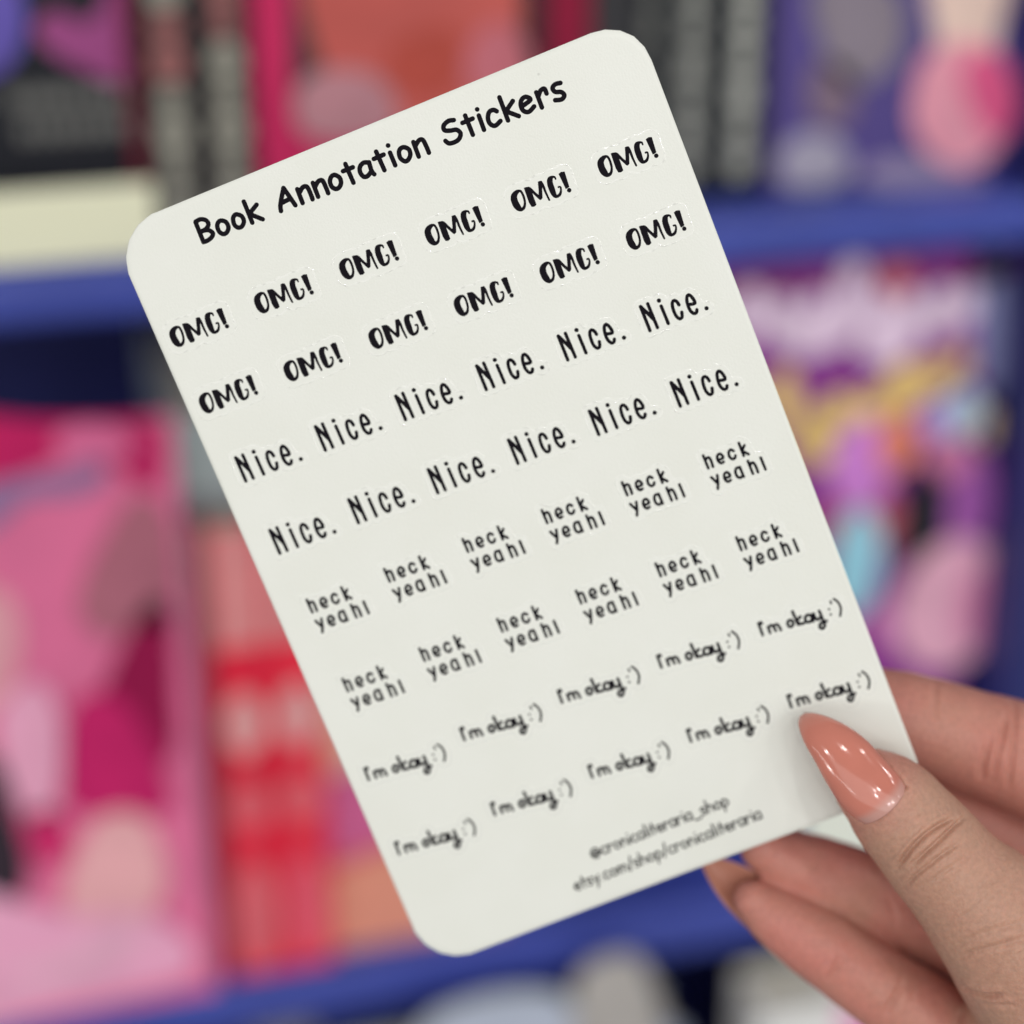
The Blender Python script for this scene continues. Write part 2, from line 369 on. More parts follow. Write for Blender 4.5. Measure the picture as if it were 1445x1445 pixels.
def build_sheet():
    root = empty('sticker_sheet')
    m = np.eye(4)
    m[:3, :3] = C2W @ R_SHEET
    m[:3, 3] = C2W @ T_SHEET + CAM
    root.matrix_world = Matrix([[float(a) for a in r] for r in m])
    tag(root, 'cream white sticker sheet with rounded corners and rows of black words, pinched in the hand', 'sticker sheet')
    # rounded outline, corner cut slightly by hand
    radii = [9.3, 8.4, 5.0, 9.2]
    cs = [(radii[0], radii[0], 180), (SW - radii[1], radii[1], 270), (SW - radii[2], SH - radii[2], 0), (radii[3], SH - radii[3], 90)]
    out = []
    for k, ((cx, cy, a0), r) in enumerate(zip(cs, radii)):
        n = 5 if k == 1 else 14
        for i in range(n + 1):
            a = math.radians(a0 + 90 * i / n)
            rr = r * (1 + (0.02 if k == 1 and i in (2, 3) else 0) + (0.006 * math.sin(i * 2.1)))
            out.append((cx + rr * math.cos(a), cy + rr * math.sin(a)))
    # densify straight sides so the bow bends them
    dense = []
    for i in range(len(out)):
        a, b = np.array(out[i]), np.array(out[(i + 1) % len(out)])
        n = max(1, int(np.hypot(*(b - a)) / 4))
        for k in range(n):
            dense.append(a + (b - a) * k / n)
    dense = np.array(dense)
    # grid body: inside polygon field -> use an inset ring + grid fill through the filled() helper
    xs = np.arange(-0.5, SW + 0.6, 1.0)
    ys = np.arange(-0.5, SH + 0.6, 1.0)
    # card body as rings shrinking towards the centre line (keeps the bow smooth)
    verts, faces = [], []
    rings = [1.0, 0.9985, 0.985, 0.95, 0.9, 0.8, 0.7, 0.6, 0.5, 0.4, 0.3, 0.2, 0.1]
    n = len(dense)
    ctr = np.array([SW / 2, SH / 2])
    for side in (0, 1):
        base = len(verts)
        for s in rings:
            inset = 0.10 if s == 1.0 else 0
            P = ctr + (dense - ctr) * s
            z = np.full(n, 0.0 if side == 0 else -0.36)
            if s == 1.0:
                z = z + (-0.09 if side == 0 else 0.09)
            verts.extend(sheet_local(P[:, 0], P[:, 1], z))
        verts.append(sheet_local(ctr[0], ctr[1], 0.0 if side == 0 else -0.36))
        for r in range(len(rings) - 1):
            for i in range(n):
                f = [base + r * n + i, base + r * n + (i + 1) % n, base + (r + 1) * n + (i + 1) % n, base + (r + 1) * n + i]
                faces.append(f if side == 1 else f[::-1])
        c = base + len(rings) * n
        for i in range(n):
            f = [base + (len(rings) - 1) * n + i, base + (len(rings) - 1) * n + (i + 1) % n, c]
            faces.append(f if side == 1 else f[::-1])
    nb = len(rings) * n + 1
    for i in range(n):
        faces.append([i, nb + i, nb + (i + 1) % n, (i + 1) % n])
    card = mesh_obj('card', verts, faces, M_paper, root)
    card.data.materials.append(M_edge)
    ne = n
    for k, p in enumerate(card.data.polygons):
        vs = list(p.vertices)
        if max(vs) - min(vs) > nb - n - 2 and len(vs) == 4 and k >= len(faces) - ne:
            p.material_index = 1
        else:
            p.use_smooth = True
    bmx = bmesh.new()
    bmx.from_mesh(card.data)
    bmesh.ops.recalc_face_normals(bmx, faces=bmx.faces[:])
    bmx.to_mesh(card.data)
    bmx.free()
    # title lettering
    X, Y, F = field_grid(INK['title'], 1.0, 0.09)
    F = F - 0.045
    v, f = filled(X, Y, F)
    f = [a[::-1] if False else a for a in f]
    mesh_obj('title_lettering', sheet_local(v[:, 0], v[:, 1], 0.012), f, M_ink, root)
    # small print at the foot
    small = footer_prims('@cronicaliteraria_shop', (37.3, 143.3), (65.7, 142.9), 1.38)
    small2 = footer_prims('etsy.com/shop/cronicaliteraria', (31.9, 148.2), (70.6, 147.7), 1.38)
    for pr in (small, small2):
        X, Y, F = field_grid(pr, 0.5, 0.07)
        v, f = filled(X, Y, F)
        mesh_obj('small_print', sheet_local(v[:, 0], v[:, 1], 0.012), f, M_ink, root)
    # stickers: a shallow raised film with a dashed kiss-cut rim, and its printed word
    for kind in ('omg', 'nice', 'heck', 'okay'):
        prims = INK[kind]
        Xi, Yi, Fi = field_grid(prims, 0.6, 0.055)
        iv, iface = filled(Xi, Yi, Fi - {'omg': 0.03, 'nice': 0.055, 'heck': 0.055, 'okay': 0.055}[kind])
        Xs, Ys, Fs = field_grid(prims, 1.9, 0.072)
        # ease the notches of the outline
        G = np.minimum(Fs, 3.0)
        for _ in range(20):
            G[1:-1, 1:-1] = (G[1:-1, 1:-1] * 2 + G[:-2, 1:-1] + G[2:, 1:-1] + G[1:-1, :-2] + G[1:-1, 2:]) / 6
        off = 1.0 if kind == 'okay' else (1.25 if kind == 'omg' else 0.95)
        sv, sf = filled(Xs, Ys, G - (off + 0.22))
        gi = (sv[:, 1] - Ys[0, 0]) / 0.072
        gj = (sv[:, 0] - Xs[0, 0]) / 0.072
        # the film needs inner vertices: rebuild as plain cells
        S = G < off + 0.22
        ii, jj = np.where(S[:-1, :-1] & S[1:, :-1] & S[:-1, 1:] & S[1:, 1:])
        nx = Xs.shape[1]
        used = np.unique(np.concatenate([ii * nx + jj, ii * nx + jj + 1, (ii + 1) * nx + jj, (ii + 1) * nx + jj + 1]))
        remap = -np.ones(Xs.size, int)
        remap[used] = np.arange(len(used))
        quads = np.stack([remap[ii * nx + jj], remap[(ii + 1) * nx + jj], remap[(ii + 1) * nx + jj + 1], remap[ii * nx + jj + 1]], 1)
        px, py, g = Xs.ravel()[used], Ys.ravel()[used], G.ravel()[used]
        for n_, (cx, cy) in enumerate(STICKER_SPOTS[kind]):
            ang = np.arctan2(py, px / 2.2)
            ph = rng.uniform(0, 6.28, 4)
            dash = np.sin(ang * 23 + ph[0]) + 0.8 * np.sin(ang * 37 + ph[1]) + 0.7 * np.sin(ang * 5 + ph[2])
            dash = np.clip(dash * 0.8 - 0.2, 0, 1)
            rim = np.clip(1 - np.abs(g - off) / 0.13, 0, 1)
            groove = np.exp(-((g - off - 0.13) / 0.07) ** 2)
            z = 0.012 + rim * (0.006 + 0.048 * dash) - 0.008 * groove
            z = np.where(g > off + 0.18, 0.002, z)
            V = sheet_local(px + cx, py + cy, z)
            film = mesh_obj('sticker', V, quads, M_film, root, smooth=True)
            film.data.materials.append(M_rim)
            on_rim = np.abs(g[quads].mean(1) - off) < 0.15
            film.data.polygons.foreach_set('material_index', on_rim.astype(np.int32))
            film.data.polygons.foreach_set('use_smooth', ~on_rim)
            mesh_obj('lettering', sheet_local(iv[:, 0] + cx, iv[:, 1] + cy, 0.020), iface, M_ink, film)
    return root


GLY = {
    'a': (0.95, [[(.75, 0), (.3, 0), (.08, .5), (.3, 1), (.75, .75)], [(.78, 0), (.78, 1)]]),
    'c': (0.9, [[(.75, .15), (.4, 0), (.08, .5), (.4, 1), (.78, .85)]]),
    'e': (0.95, [[(.1, .5), (.8, .45), (.45, 0), (.08, .5), (.4, 1), (.8, .85)]]),
    'h': (0.95, [[(.12, -.8), (.12, 1)], [(.12, .4), (.45, 0), (.75, .4), (.78, 1)]]),
    'i': (0.4, [[(.2, 0), (.2, 1)], [(.2, -.5), (.2, -.48)]]),
    'l': (0.4, [[(.2, -.8), (.2, 1)]]),
    'm': (1.35, [[(.1, 0), (.1, 1)], [(.1, .4), (.35, 0), (.6, .3), (.6, 1)], [(.6, .4), (.85, 0), (1.15, .3), (1.15, 1)]]),
    'n': (0.95, [[(.12, 0), (.12, 1)], [(.12, .4), (.45, 0), (.75, .4), (.78, 1)]]),
    'o': (0.98, [[(.45, 0), (.82, .5), (.45, 1), (.08, .5), (.45, 0)]]),
    'p': (0.95, [[(.12, 0), (.12, 1.7)], [(.12, .3), (.45, 0), (.82, .5), (.45, 1), (.12, .75)]]),
    'r': (0.75, [[(.12, 0), (.12, 1)], [(.12, .45), (.35, .05), (.65, .12)]]),
    's': (0.85, [[(.7, .1), (.35, 0), (.12, .25), (.65, .65), (.45, 1), (.08, .9)]]),
    't': (0.7, [[(.32, -.6), (.32, 1)], [(.05, 0), (.6, 0)]]),
    'y': (0.9, [[(.1, 0), (.42, .9)], [(.78, 0), (.25, 1.7)]]),
    '.': (0.4, [[(.2, .95), (.2, .97)]]),
    '/': (0.7, [[(.6, -.8), (.1, 1.2)]]),
    '_': (1.0, [[(.05, 1.25), (.5, 1.35), (.95, 1.2)]]),
    '@': (1.3, [[(.85, .35), (.5, .2), (.35, .5), (.55, .8), (.85, .5), (.85, .3)], [(.85, .4), (.95, .8), (1.15, .5), (.9, -.2), (.4, -.2), (.08, .4), (.3, 1.05), (.9, 1.1)]]),
}


def footer_prims(text, a, b, xh):
    """a, b: mm of the baseline's ends"""
    adv = [GLY[c][0] for c in text]
    L = math.hypot(b[0] - a[0], b[1] - a[1])
    k = L / sum(adv)
    ux, uy = (b[0] - a[0]) / L, (b[1] - a[1]) / L
    out, x = [], 0.0
    for c in text:
        for st in GLY[c][1]:
            pts = []
            for p in st:
                gx, gy = (x + p[0]) * k, (p[1] - 1) * xh
                pts.append([a[0] + ux * gx - uy * gy, a[1] + uy * gx + ux * gy])
            out.append(['v', 0.18, pts])
        x += GLY[c][0]
    return out


# ------------------------------------------------------------------ bookcase (the setting behind)
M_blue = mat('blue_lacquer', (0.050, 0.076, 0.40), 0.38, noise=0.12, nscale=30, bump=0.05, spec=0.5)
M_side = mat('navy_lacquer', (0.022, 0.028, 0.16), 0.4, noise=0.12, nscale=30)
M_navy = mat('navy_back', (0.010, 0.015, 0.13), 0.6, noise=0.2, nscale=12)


def build_bookcase():
    r = empty('bookcase', (0, 0, 0))
    tag(r, 'blue lacquered bookcase with rounded shelf fronts behind the sticker sheet', 'bookcase')
    for z0, z1 in ((1.2985, 1.3180), (0.9960, 1.0215)):
        sh = box('shelf', -0.62, 0.203, -0.004, 0.190, z0 + 0.002, z1 - 0.001, M_blue, r, 0.001)
        box('shelf_front', -0.62, 0.203, -0.028, -0.0045, z0, z1, M_blue, sh, 0.005, 3)
    sh = box('shelf', -0.62, 0.203, -0.004, 0.190, 0.700, 0.720, M_blue, r, 0.001)
    box('shelf_front', -0.62, 0.203, -0.028, -0.0045, 0.698, 0.722, M_blue, sh, 0.005, 3)
    sh = box('shelf', -0.62, 0.203, -0.004, 0.190, 1.620, 1.640, M_blue, r, 0.001)
    box('shelf_front', -0.62, 0.203, -0.028, -0.0045, 1.618, 1.642, M_blue, sh, 0.005, 3)
    box('back_panel', -0.62, 0.26, 0.192, 0.200, 0.60, 1.72, M_navy, r)
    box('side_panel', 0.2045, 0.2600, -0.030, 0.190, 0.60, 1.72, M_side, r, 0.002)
    box('side_panel', -0.6400, -0.6215, -0.030, 0.190, 0.60, 1.72, M_blue, r, 0.002)
    box('riser', 0.078, 0.200, 0.000, 0.080, 1.0225, 1.0880, M_blue, r, 0.003)
    return r


M_pages = mat('paper_pages', (0.62, 0.58, 0.48), 0.8, noise=0.1, nscale=200)


def shape(name, pts, y, color, parent, rough=0.35, rounds=True, th=0.0005):
    """printed area on a cover: thin raised patch, outline in world x,z"""
    P = smooth_loop(pts, 6) if rounds else np.array(pts, float)
    n = len(P)
    c = P.mean(0)
    verts = [(p[0], y - th, p[1]) for p in P] + [(p[0], y + 0.0002, p[1]) for p in P]
    faces = [list(range(n))[::-1]]
    for i in range(n):
        faces.append([i, (i + 1) % n, n + (i + 1) % n, n + i])
    m = mat(name + '_print', printed(color), rough, noise=0.15, nscale=50, spec=0.2)
    o = mesh_obj(name, verts, faces, m, parent)
    return o


def printed(c):
    return tuple(min(0.88, v * 1.36) for v in c)


def ell(cx, cz, rx, rz, rot=0.0, n=10):
    return [(cx + rx * math.cos(t) * math.cos(rot) - rz * math.sin(t) * math.sin(rot),
             cz + rx * math.cos(t) * math.sin(rot) + rz * math.sin(t) * math.cos(rot)) for t in np.linspace(0, 2 * math.pi, n, endpoint=False)]


def rect(x0, x1, z0, z1):
    return [(x0, z0), (x1, z0), (x1, z1), (x0, z1)]


def book(label, x0, x1, y0, depth, z0, z1, color, spine_out=False, rough=0.35, group=None, color2=None):
    """front face (cover or spine) at y0; pages between two boards"""
    r = empty('book', ((x0 + x1) / 2, y0, z0))
    tag(r, label, 'book', group)
    m = mat('cover', printed(color), rough, noise=0.12, nscale=25, spec=0.2, color2=color2 and printed(color2))
    loc = Vector(r.location)

    def b(nm, *a, **k):
        o = box(nm, *a, r, **k)
        o.location = -loc
        return o
    t = 0.0012
    if spine_out:
        b('spine', x0, x1, y0, y0 + t, z0, z1, m, bev=0.0005)
        b('cover', x0, x0 + t, y0 + t + 0.0002, y0 + depth, z0, z1, m)
        b('cover', x1 - t, x1, y0 + t + 0.0002, y0 + depth, z0, z1, m)
        b('pages', x0 + t + 0.0002, x1 - t - 0.0002, y0 + t + 0.0004, y0 + depth - 0.003, z0 + 0.002, z1 - 0.003, M_pages)
    else:
        b('cover', x0, x1, y0, y0 + t, z0, z1, m, bev=0.0005)
        b('cover', x0, x1, y0 + depth - t, y0 + depth, z0, z1, m)
        b('spine', x0, x0 + t, y0 + t + 0.0002, y0 + depth - t - 0.0002, z0, z1, m)
        b('pages', x0 + t + 0.0004, x1 - 0.003, y0 + t + 0.0002, y0 + depth - t - 0.0002, z0 + 0.002, z1 - 0.003, M_pages)
    return r


def art(bk, name, pts, color, y, **k):
    o = shape(name, pts, y, color, bk, **k)
    o.location = -Vector(bk.location)
    return o



def build_books():
    # ---------------- upper shelf, left to right
    Z1 = 1.3185
    bk = book('black book face out with mauve heart-like shape and a blue purple disc, upper left', -0.225, -0.1335, 0.004, 0.022, Z1, 1.52, (0.012, 0.013, 0.018), rough=0.4)
    art(bk, 'purple_disc', [(-0.1826, 1.4144), (-0.1692, 1.4161), (-0.1639, 1.4025), (-0.164, 1.3912), (-0.1684, 1.3811), (-0.178, 1.3758), (-0.1867, 1.3786)], (0.10, 0.075, 0.33), 0.004)
    art(bk, 'mauve_heart', [(-0.1611, 1.3906), (-0.1544, 1.3964), (-0.1422, 1.3924), (-0.1366, 1.4036), (-0.1292, 1.4101), (-0.1265, 1.3986), (-0.1271, 1.3848), (-0.1299, 1.3732), (-0.1359, 1.3716), (-0.1459, 1.3769), (-0.1557, 1.3827)], (0.26, 0.055, 0.18), 0.004)
    for j in range(2):
        for i in range(7):
            xx = -0.1693 + i * 0.0055 + j * 0.002
            yy = 1.3683 - j * 0.0105
            w_ = [0.0028, 0.0022, 0.0029, 0.0024, 0.0021, 0.0028, 0.0023][(i + j * 3) % 7]
            art(bk, 'letter_shape', ell(xx, yy, w_, 0.0036), (0.13, 0.13, 0.125), 0.004)
    bk = book('dark wine spine squeezed right of the mauve heart book', -0.1330, -0.1285, 0.002, 0.13, Z1, 1.49, (0.10, 0.008, 0.020), spine_out=True)
    for n, (a, b_, lab) in enumerate(((-0.1283, -0.1085, 'black spine with pale grey lettering blocks, left one beside the wine spine'), (-0.1080, -0.0905, 'black spine with pale grey lettering blocks, against the crimson framed book'))):
        bk = book(lab, a, b_, 0.003, 0.13, Z1, 1.50, (0.020, 0.018, 0.020), spine_out=True, group='black spines with grey lettering')
        cx = (a + b_) / 2
        hs = [0.0145, 0.010, 0.014, 0.0095, 0.0145, 0.010, 0.013, 0.011, 0.012]
        z = Z1 + 0.004
        for k in range(9):
            w_ = [0.0072, 0.0058, 0.0070, 0.0060, 0.0073, 0.0062, 0.0068, 0.0055, 0.0066][(k + n * 2) % 9]
            c = (0.24, 0.235, 0.20) if k not in (4 + n, 5 + n) else (0.25, 0.10, 0.10)
            art(bk, 'letter_shape', ell(cx, z + hs[k] / 2, w_ * 0.84, hs[k] / 2 - 0.0004), c, 0.003)
            z += hs[k]
    bk = book('crimson framed book with salmon picture, face out on the upper shelf', -0.0900, 0.0050, -0.001, 0.030, Z1, 1.500, (0.42, 0.018, 0.085))
    art(bk, 'picture', [(-0.0742, 1.4422), (0.0039, 1.4402), (0.0051, 1.3442), (-0.0783, 1.3573)], (0.055, 0.035, 0.04), -0.001, rounds=False)
    art(bk, 'salmon_shape', [(-0.0689, 1.4153), (-0.0057, 1.413), (0.0031, 1.3793), (-0.0008, 1.3498), (-0.0317, 1.3492), (-0.0565, 1.363), (-0.0682, 1.3781)], (0.42, 0.085, 0.075), -0.0015)
    art(bk, 'pale_pink_shape', [(-0.0775, 1.3643), (-0.071, 1.3724), (-0.0563, 1.3733), (-0.0453, 1.3673), (-0.0419, 1.3537), (-0.0571, 1.3484), (-0.0744, 1.352)], (0.36, 0.17, 0.20), -0.0022)
    art(bk, 'rose_shape', [(-0.0162, 1.3779), (-0.006, 1.3871), (0.0042, 1.3793), (0.0055, 1.367), (-0.0062, 1.3602), (-0.0164, 1.3657)], (0.42, 0.12, 0.15), -0.0022)
    art(bk, 'brick_shape', [(-0.0412, 1.3816), (-0.0212, 1.3854), (-0.0189, 1.3683), (-0.0316, 1.3617), (-0.044, 1.3697)], (0.36, 0.060, 0.045), -0.0022)
    bk = book('charcoal spine between the crimson framed book and the maroon spine', 0.0055, 0.0130, 0.003, 0.13, Z1, 1.49, (0.018, 0.018, 0.022), spine_out=True)
    bk = book('maroon spine at the top right of the crimson framed book', 0.0135, 0.0300, 0.003, 0.13, Z1, 1.49, (0.19, 0.006, 0.030), spine_out=True)
    bk = book('charcoal spine right of the maroon spine, above the sheet corner', 0.0305, 0.0470, 0.003, 0.13, Z1, 1.49, (0.030, 0.030, 0.034), spine_out=True)
    for n, (a, b_, lab) in enumerate(((0.0475, 0.0590, 'narrow dark spine with grey lettering touching the sheet corner'), (0.0595, 0.0785, 'dark grey spine with soft grey lettering right of the sheet corner'), (0.0790, 0.0990, 'dark grey spine with lighter lettering beside the purple book'))):
        bk = book(lab, a, b_, 0.004, 0.13, Z1, 1.50, (0.010, 0.012, 0.017), spine_out=True, group='dark spines right of the sheet')
        cx = (a + b_) / 2
        z = Z1 + 0.006
        for k in range(10):
            h = [0.015, 0.011, 0.013, 0.010, 0.016, 0.012, 0.011, 0.014, 0.010, 0.013][(k + n) % 10]
            w_ = [0.0070, 0.0056, 0.0066, 0.0060, 0.0070, 0.0058, 0.0064, 0.0068, 0.0060, 0.0066][(k + n) % 10] * ((b_ - a) / 0.019)
            g_ = (0.12, 0.26, 0.34)[n]
            art(bk, 'letter_shape', ell(cx, z + h / 2, w_ * 0.66, h / 2 - 0.0005), (g_, g_ * 1.02, g_ * 0.95), 0.004)
            z += h
    bk = book('purple book face out with pink balloon-like shape, upper right', 0.0998, 0.2020, 0.000, 0.03, Z1, 1.50, (0.075, 0.055, 0.20))
    art(bk, 'navy_shape', [(0.1884, 1.3956), (0.2134, 1.3946), (0.2242, 1.3105), (0.1926, 1.3183), (0.198, 1.3372), (0.1997, 1.3613)], (0.020, 0.016, 0.10), 0.000)
    art(bk, 'grey_shape', [(0.1135, 1.3937), (0.1443, 1.3924), (0.1504, 1.3717), (0.1414, 1.3592), (0.1273, 1.3574), (0.1179, 1.3708)], (0.20, 0.17, 0.21), 0.000)
    art(bk, 'taupe_shape', [(0.1154, 1.3658), (0.1298, 1.3624), (0.1324, 1.3466), (0.1213, 1.3419), (0.1136, 1.3503)], (0.17, 0.12, 0.17), 0.000)
    art(bk, 'grey_lower_shape', [(0.1034, 1.3324), (0.1115, 1.3399), (0.1259, 1.3377), (0.1325, 1.3265), (0.1243, 1.3197), (0.1055, 1.3221)], (0.30, 0.28, 0.36), 0.000)
    art(bk, 'grey_right_shape', [(0.1398, 1.326), (0.1557, 1.3285), (0.183, 1.3231), (0.1869, 1.3154), (0.1419, 1.3185)], (0.24, 0.20, 0.32), 0.000)
    art(bk, 'cream_shape', [(0.1592, 1.3969), (0.1895, 1.3957), (0.1889, 1.3751), (0.1858, 1.3635), (0.1668, 1.3632), (0.162, 1.3764)], (0.72, 0.48, 0.42), -0.0006)
    art(bk, 'pink_shape', [(0.1549, 1.3481), (0.1578, 1.3637), (0.1672, 1.3705), (0.1834, 1.3697), (0.1949, 1.3591), (0.1985, 1.3456), (0.1936, 1.3309), (0.181, 1.3227), (0.1671, 1.3272), (0.1579, 1.3372)], (0.74, 0.27, 0.35), -0.0011)
    art(bk, 'rose_shape', [(0.1776, 1.3667), (0.1895, 1.3648), (0.1988, 1.351), (0.1972, 1.3363), (0.1883, 1.3354), (0.1797, 1.3468), (0.1756, 1.3576)], (0.62, 0.09, 0.22), -0.0016)
    # shelf label standing in front of the black book
    lb = empty('label_holder', (-0.17, -0.021, 1.3185))
    tag(lb, 'cream label holder clipped on the blue shelf edge at the upper left', 'label holder', 'cream label holders on the shelf edges')
    o = box('label_card', -0.34, -0.1285, -0.0225, -0.0205, 1.3185, 1.3440, mat('label_cream', (0.80, 0.80, 0.60), 0.5), lb, 0.0009)
    o.location = -lb.location
    o = box('clip', -0.34, -0.1285, -0.0203, -0.0170, 1.3183, 1.3240, mat('label_plastic', (0.75, 0.75, 0.62), 0.25), lb, 0.0006)
    o.location = -lb.location

    # ---------------- lower shelf
    Z2 = 1.0225
    yb = -0.024
    bk = book('pink face-out book with wine red and pale pink shapes, lower left', -0.225, -0.1290, -0.030, 0.009, Z2 - 0.0005, 1.262, (0.62, 0.14, 0.28), color2=(0.52, 0.12, 0.24))
    y = -0.030
    art(bk, 'crimson_band', [(-0.1995, 1.271), (-0.1722, 1.2677), (-0.136, 1.2628), (-0.1333, 1.251), (-0.1379, 1.2382), (-0.1594, 1.2539), (-0.1787, 1.2495), (-0.2024, 1.2457)], (0.42, 0.012, 0.095), y)
    art(bk, 'rose_highlight', [(-0.1681, 1.2628), (-0.1561, 1.2652), (-0.1446, 1.2603), (-0.1441, 1.2524), (-0.1597, 1.2515), (-0.1676, 1.255)], (0.55, 0.12, 0.26), y - 0.0006)
    art(bk, 'blue_lettering', [(-0.1956, 1.2452), (-0.1812, 1.2482), (-0.1671, 1.2484), (-0.155, 1.251), (-0.1545, 1.243), (-0.1656, 1.239), (-0.1798, 1.2394), (-0.1901, 1.2314), (-0.1973, 1.2296)], (0.25, 0.14, 0.28), y - 0.0006)
    art(bk, 'dusky_shape', [(-0.1606, 1.2142), (-0.1442, 1.2365), (-0.1329, 1.2243), (-0.135, 1.1884), (-0.1456, 1.1871), (-0.1584, 1.1832), (-0.1672, 1.1957)], (0.36, 0.12, 0.17), y - 0.0006)
    art(bk, 'wine_shape', [(-0.1439, 1.194), (-0.1358, 1.1915), (-0.1359, 1.1627), (-0.138, 1.1332), (-0.1505, 1.1261), (-0.1699, 1.1384), (-0.1599, 1.1663)], (0.24, 0.006, 0.055), y - 0.0006)
    art(bk, 'crimson_shape', [(-0.1751, 1.1512), (-0.1678, 1.1618), (-0.1557, 1.157), (-0.1458, 1.1376), (-0.1414, 1.1093), (-0.1597, 1.1094), (-0.1772, 1.1156), (-0.1785, 1.134)], (0.44, 0.014, 0.11), y - 0.0011)
    art(bk, 'pale_left_shape', [(-0.2073, 1.2039), (-0.1926, 1.2074), (-0.187, 1.1928), (-0.1917, 1.1709), (-0.2025, 1.1611), (-0.2114, 1.1682)], (0.62, 0.28, 0.34), y - 0.0006)
    art(bk, 'light_pink_shape', [(-0.1977, 1.1606), (-0.1844, 1.1701), (-0.1775, 1.1545), (-0.1783, 1.1309), (-0.1878, 1.1113), (-0.1965, 1.125), (-0.1995, 1.1434)], (0.84, 0.30, 0.44), y - 0.0011)
    art(bk, 'black_shape', [(-0.214, 1.146), (-0.2001, 1.1378), (-0.1969, 1.1163), (-0.1949, 1.0912), (-0.2012, 1.0798), (-0.2134, 1.0852), (-0.2201, 1.0928)], (0.03, 0.02, 0.03), y - 0.0016)
    art(bk, 'magenta_shape', [(-0.194, 1.1124), (-0.1847, 1.1169), (-0.1783, 1.1034), (-0.1845, 1.0921), (-0.1919, 1.095)], (0.50, 0.02, 0.12), y - 0.0011)
    art(bk, 'blush_shape', [(-0.1732, 1.1028), (-0.1621, 1.1117), (-0.1496, 1.1049), (-0.145, 1.0787), (-0.1557, 1.0613), (-0.1743, 1.0617), (-0.1835, 1.0764)], (0.72, 0.33, 0.36), y - 0.0016)
    art(bk, 'bright_pink_shape', [(-0.2204, 1.09), (-0.2061, 1.0826), (-0.1815, 1.0699), (-0.1555, 1.0648), (-0.1398, 1.0519), (-0.1388, 1.0349), (-0.1637, 1.03), (-0.1906, 1.029), (-0.2273, 1.0302)], (0.86, 0.30, 0.45), y - 0.0021)
    art(bk, 'lilac_shape', [(-0.2096, 1.0499), (-0.1884, 1.0521), (-0.1665, 1.0608), (-0.1536, 1.055), (-0.1787, 1.0435), (-0.1999, 1.043)], (0.62, 0.34, 0.46), y - 0.0026)
    bk = book('grey mauve spine right of the pink face-out book', -0.1285, -0.1215, -0.020, 0.12, Z2, 1.2170, (0.28, 0.075, 0.11), spine_out=True)
    art(bk, 'grey_patch', [(-0.1329, 1.2142), (-0.1244, 1.2131), (-0.1273, 1.1645), (-0.136, 1.1658)], (0.32, 0.23, 0.24), -0.020)
    for n, (a, b_, lab, t) in enumerate(((-0.1210, -0.1010, 'red spine with pale rose top, beside the grey mauve spine', 1.2170), (-0.1005, -0.0815, 'bright red spine with pale rose top, left of the peach book', 1.2170))):
        bk = book(lab, a, b_, -0.0245, 0.12, Z2 - 0.0005, t, (0.60, 0.018, 0.046) if n == 0 else (0.64, 0.022, 0.050), spine_out=True, group='red spines on the lower shelf')
        cx = (a + b_) / 2
        y = -0.0245
        art(bk, 'rose_top', [(a + 0.001, 1.170), (b_ - 0.001, 1.170), (b_ - 0.001, 1.2165), (a + 0.001, 1.2165)], (0.60, 0.22, 0.23), y, rounds=False)
        art(bk, 'pale_disc', ell(cx, 1.1370 + n * 0.001, 0.0075, 0.0135), (0.64, 0.31, 0.32), y - 0.0001)
        art(bk, 'rose_disc', ell(cx, 1.1010, 0.0075, 0.0105), (0.60, 0.11, 0.14), y - 0.0001)
        art(bk, 'rose_base', ell(cx, 1.050, 0.0080, 0.026), (0.60, 0.12, 0.15) if n == 0 else (0.66, 0.09, 0.14), y - 0.0001)
    bk = book('peach and mauve book face out behind the lower left edge of the sheet', -0.0810, -0.0050, -0.016, 0.03, Z2, 1.225, (0.58, 0.10, 0.13))
    y = -0.016
    art(bk, 'cream_shape', [(-0.0887, 1.1229), (-0.0838, 1.1408), (-0.0726, 1.1453), (-0.0593, 1.1308), (-0.0601, 1.1054), (-0.0772, 1.0986), (-0.088, 1.1069)], (0.74, 0.38, 0.31), y)
    art(bk, 'mauve_shape', [(-0.0941, 1.0986), (-0.0771, 1.1038), (-0.0402, 1.109), (-0.0114, 1.0911), (-0.0116, 1.0574), (-0.0527, 1.0683), (-0.0873, 1.0645), (-0.0952, 1.076)], (0.52, 0.11, 0.26), y - 0.0006)
    art(bk, 'peach_shape', [(-0.0989, 1.0603), (-0.0761, 1.0611), (-0.0528, 1.0669), (-0.0117, 1.0612), (-0.0119, 1.0158), (-0.0541, 1.0171), (-0.1006, 1.0265)], (0.80, 0.26, 0.19), y - 0.0011)
    # grey blue book lying deeper, seen above the red spines
    bk = book('grey green book lying flat on top of the red spines', -0.1280, -0.0200, -0.012, 0.12, 1.2260, 1.2560, (0.30, 0.35, 0.36), spine_out=True)
    bk = book('slate book lying flat under the grey green one on the red spines', -0.1270, -0.0200, -0.010, 0.12, 1.2175, 1.2255, (0.20, 0.22, 0.24), spine_out=True)
    # right: purple book in the blue frame
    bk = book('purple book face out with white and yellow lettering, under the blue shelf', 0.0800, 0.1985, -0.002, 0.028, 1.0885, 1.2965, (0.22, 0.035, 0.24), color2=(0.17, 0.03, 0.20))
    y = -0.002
    art(bk, 'plum_band', [(0.0761, 1.2976), (0.1931, 1.29), (0.1937, 1.2762), (0.1497, 1.2841), (0.077, 1.2776)], (0.20, 0.028, 0.17), y)
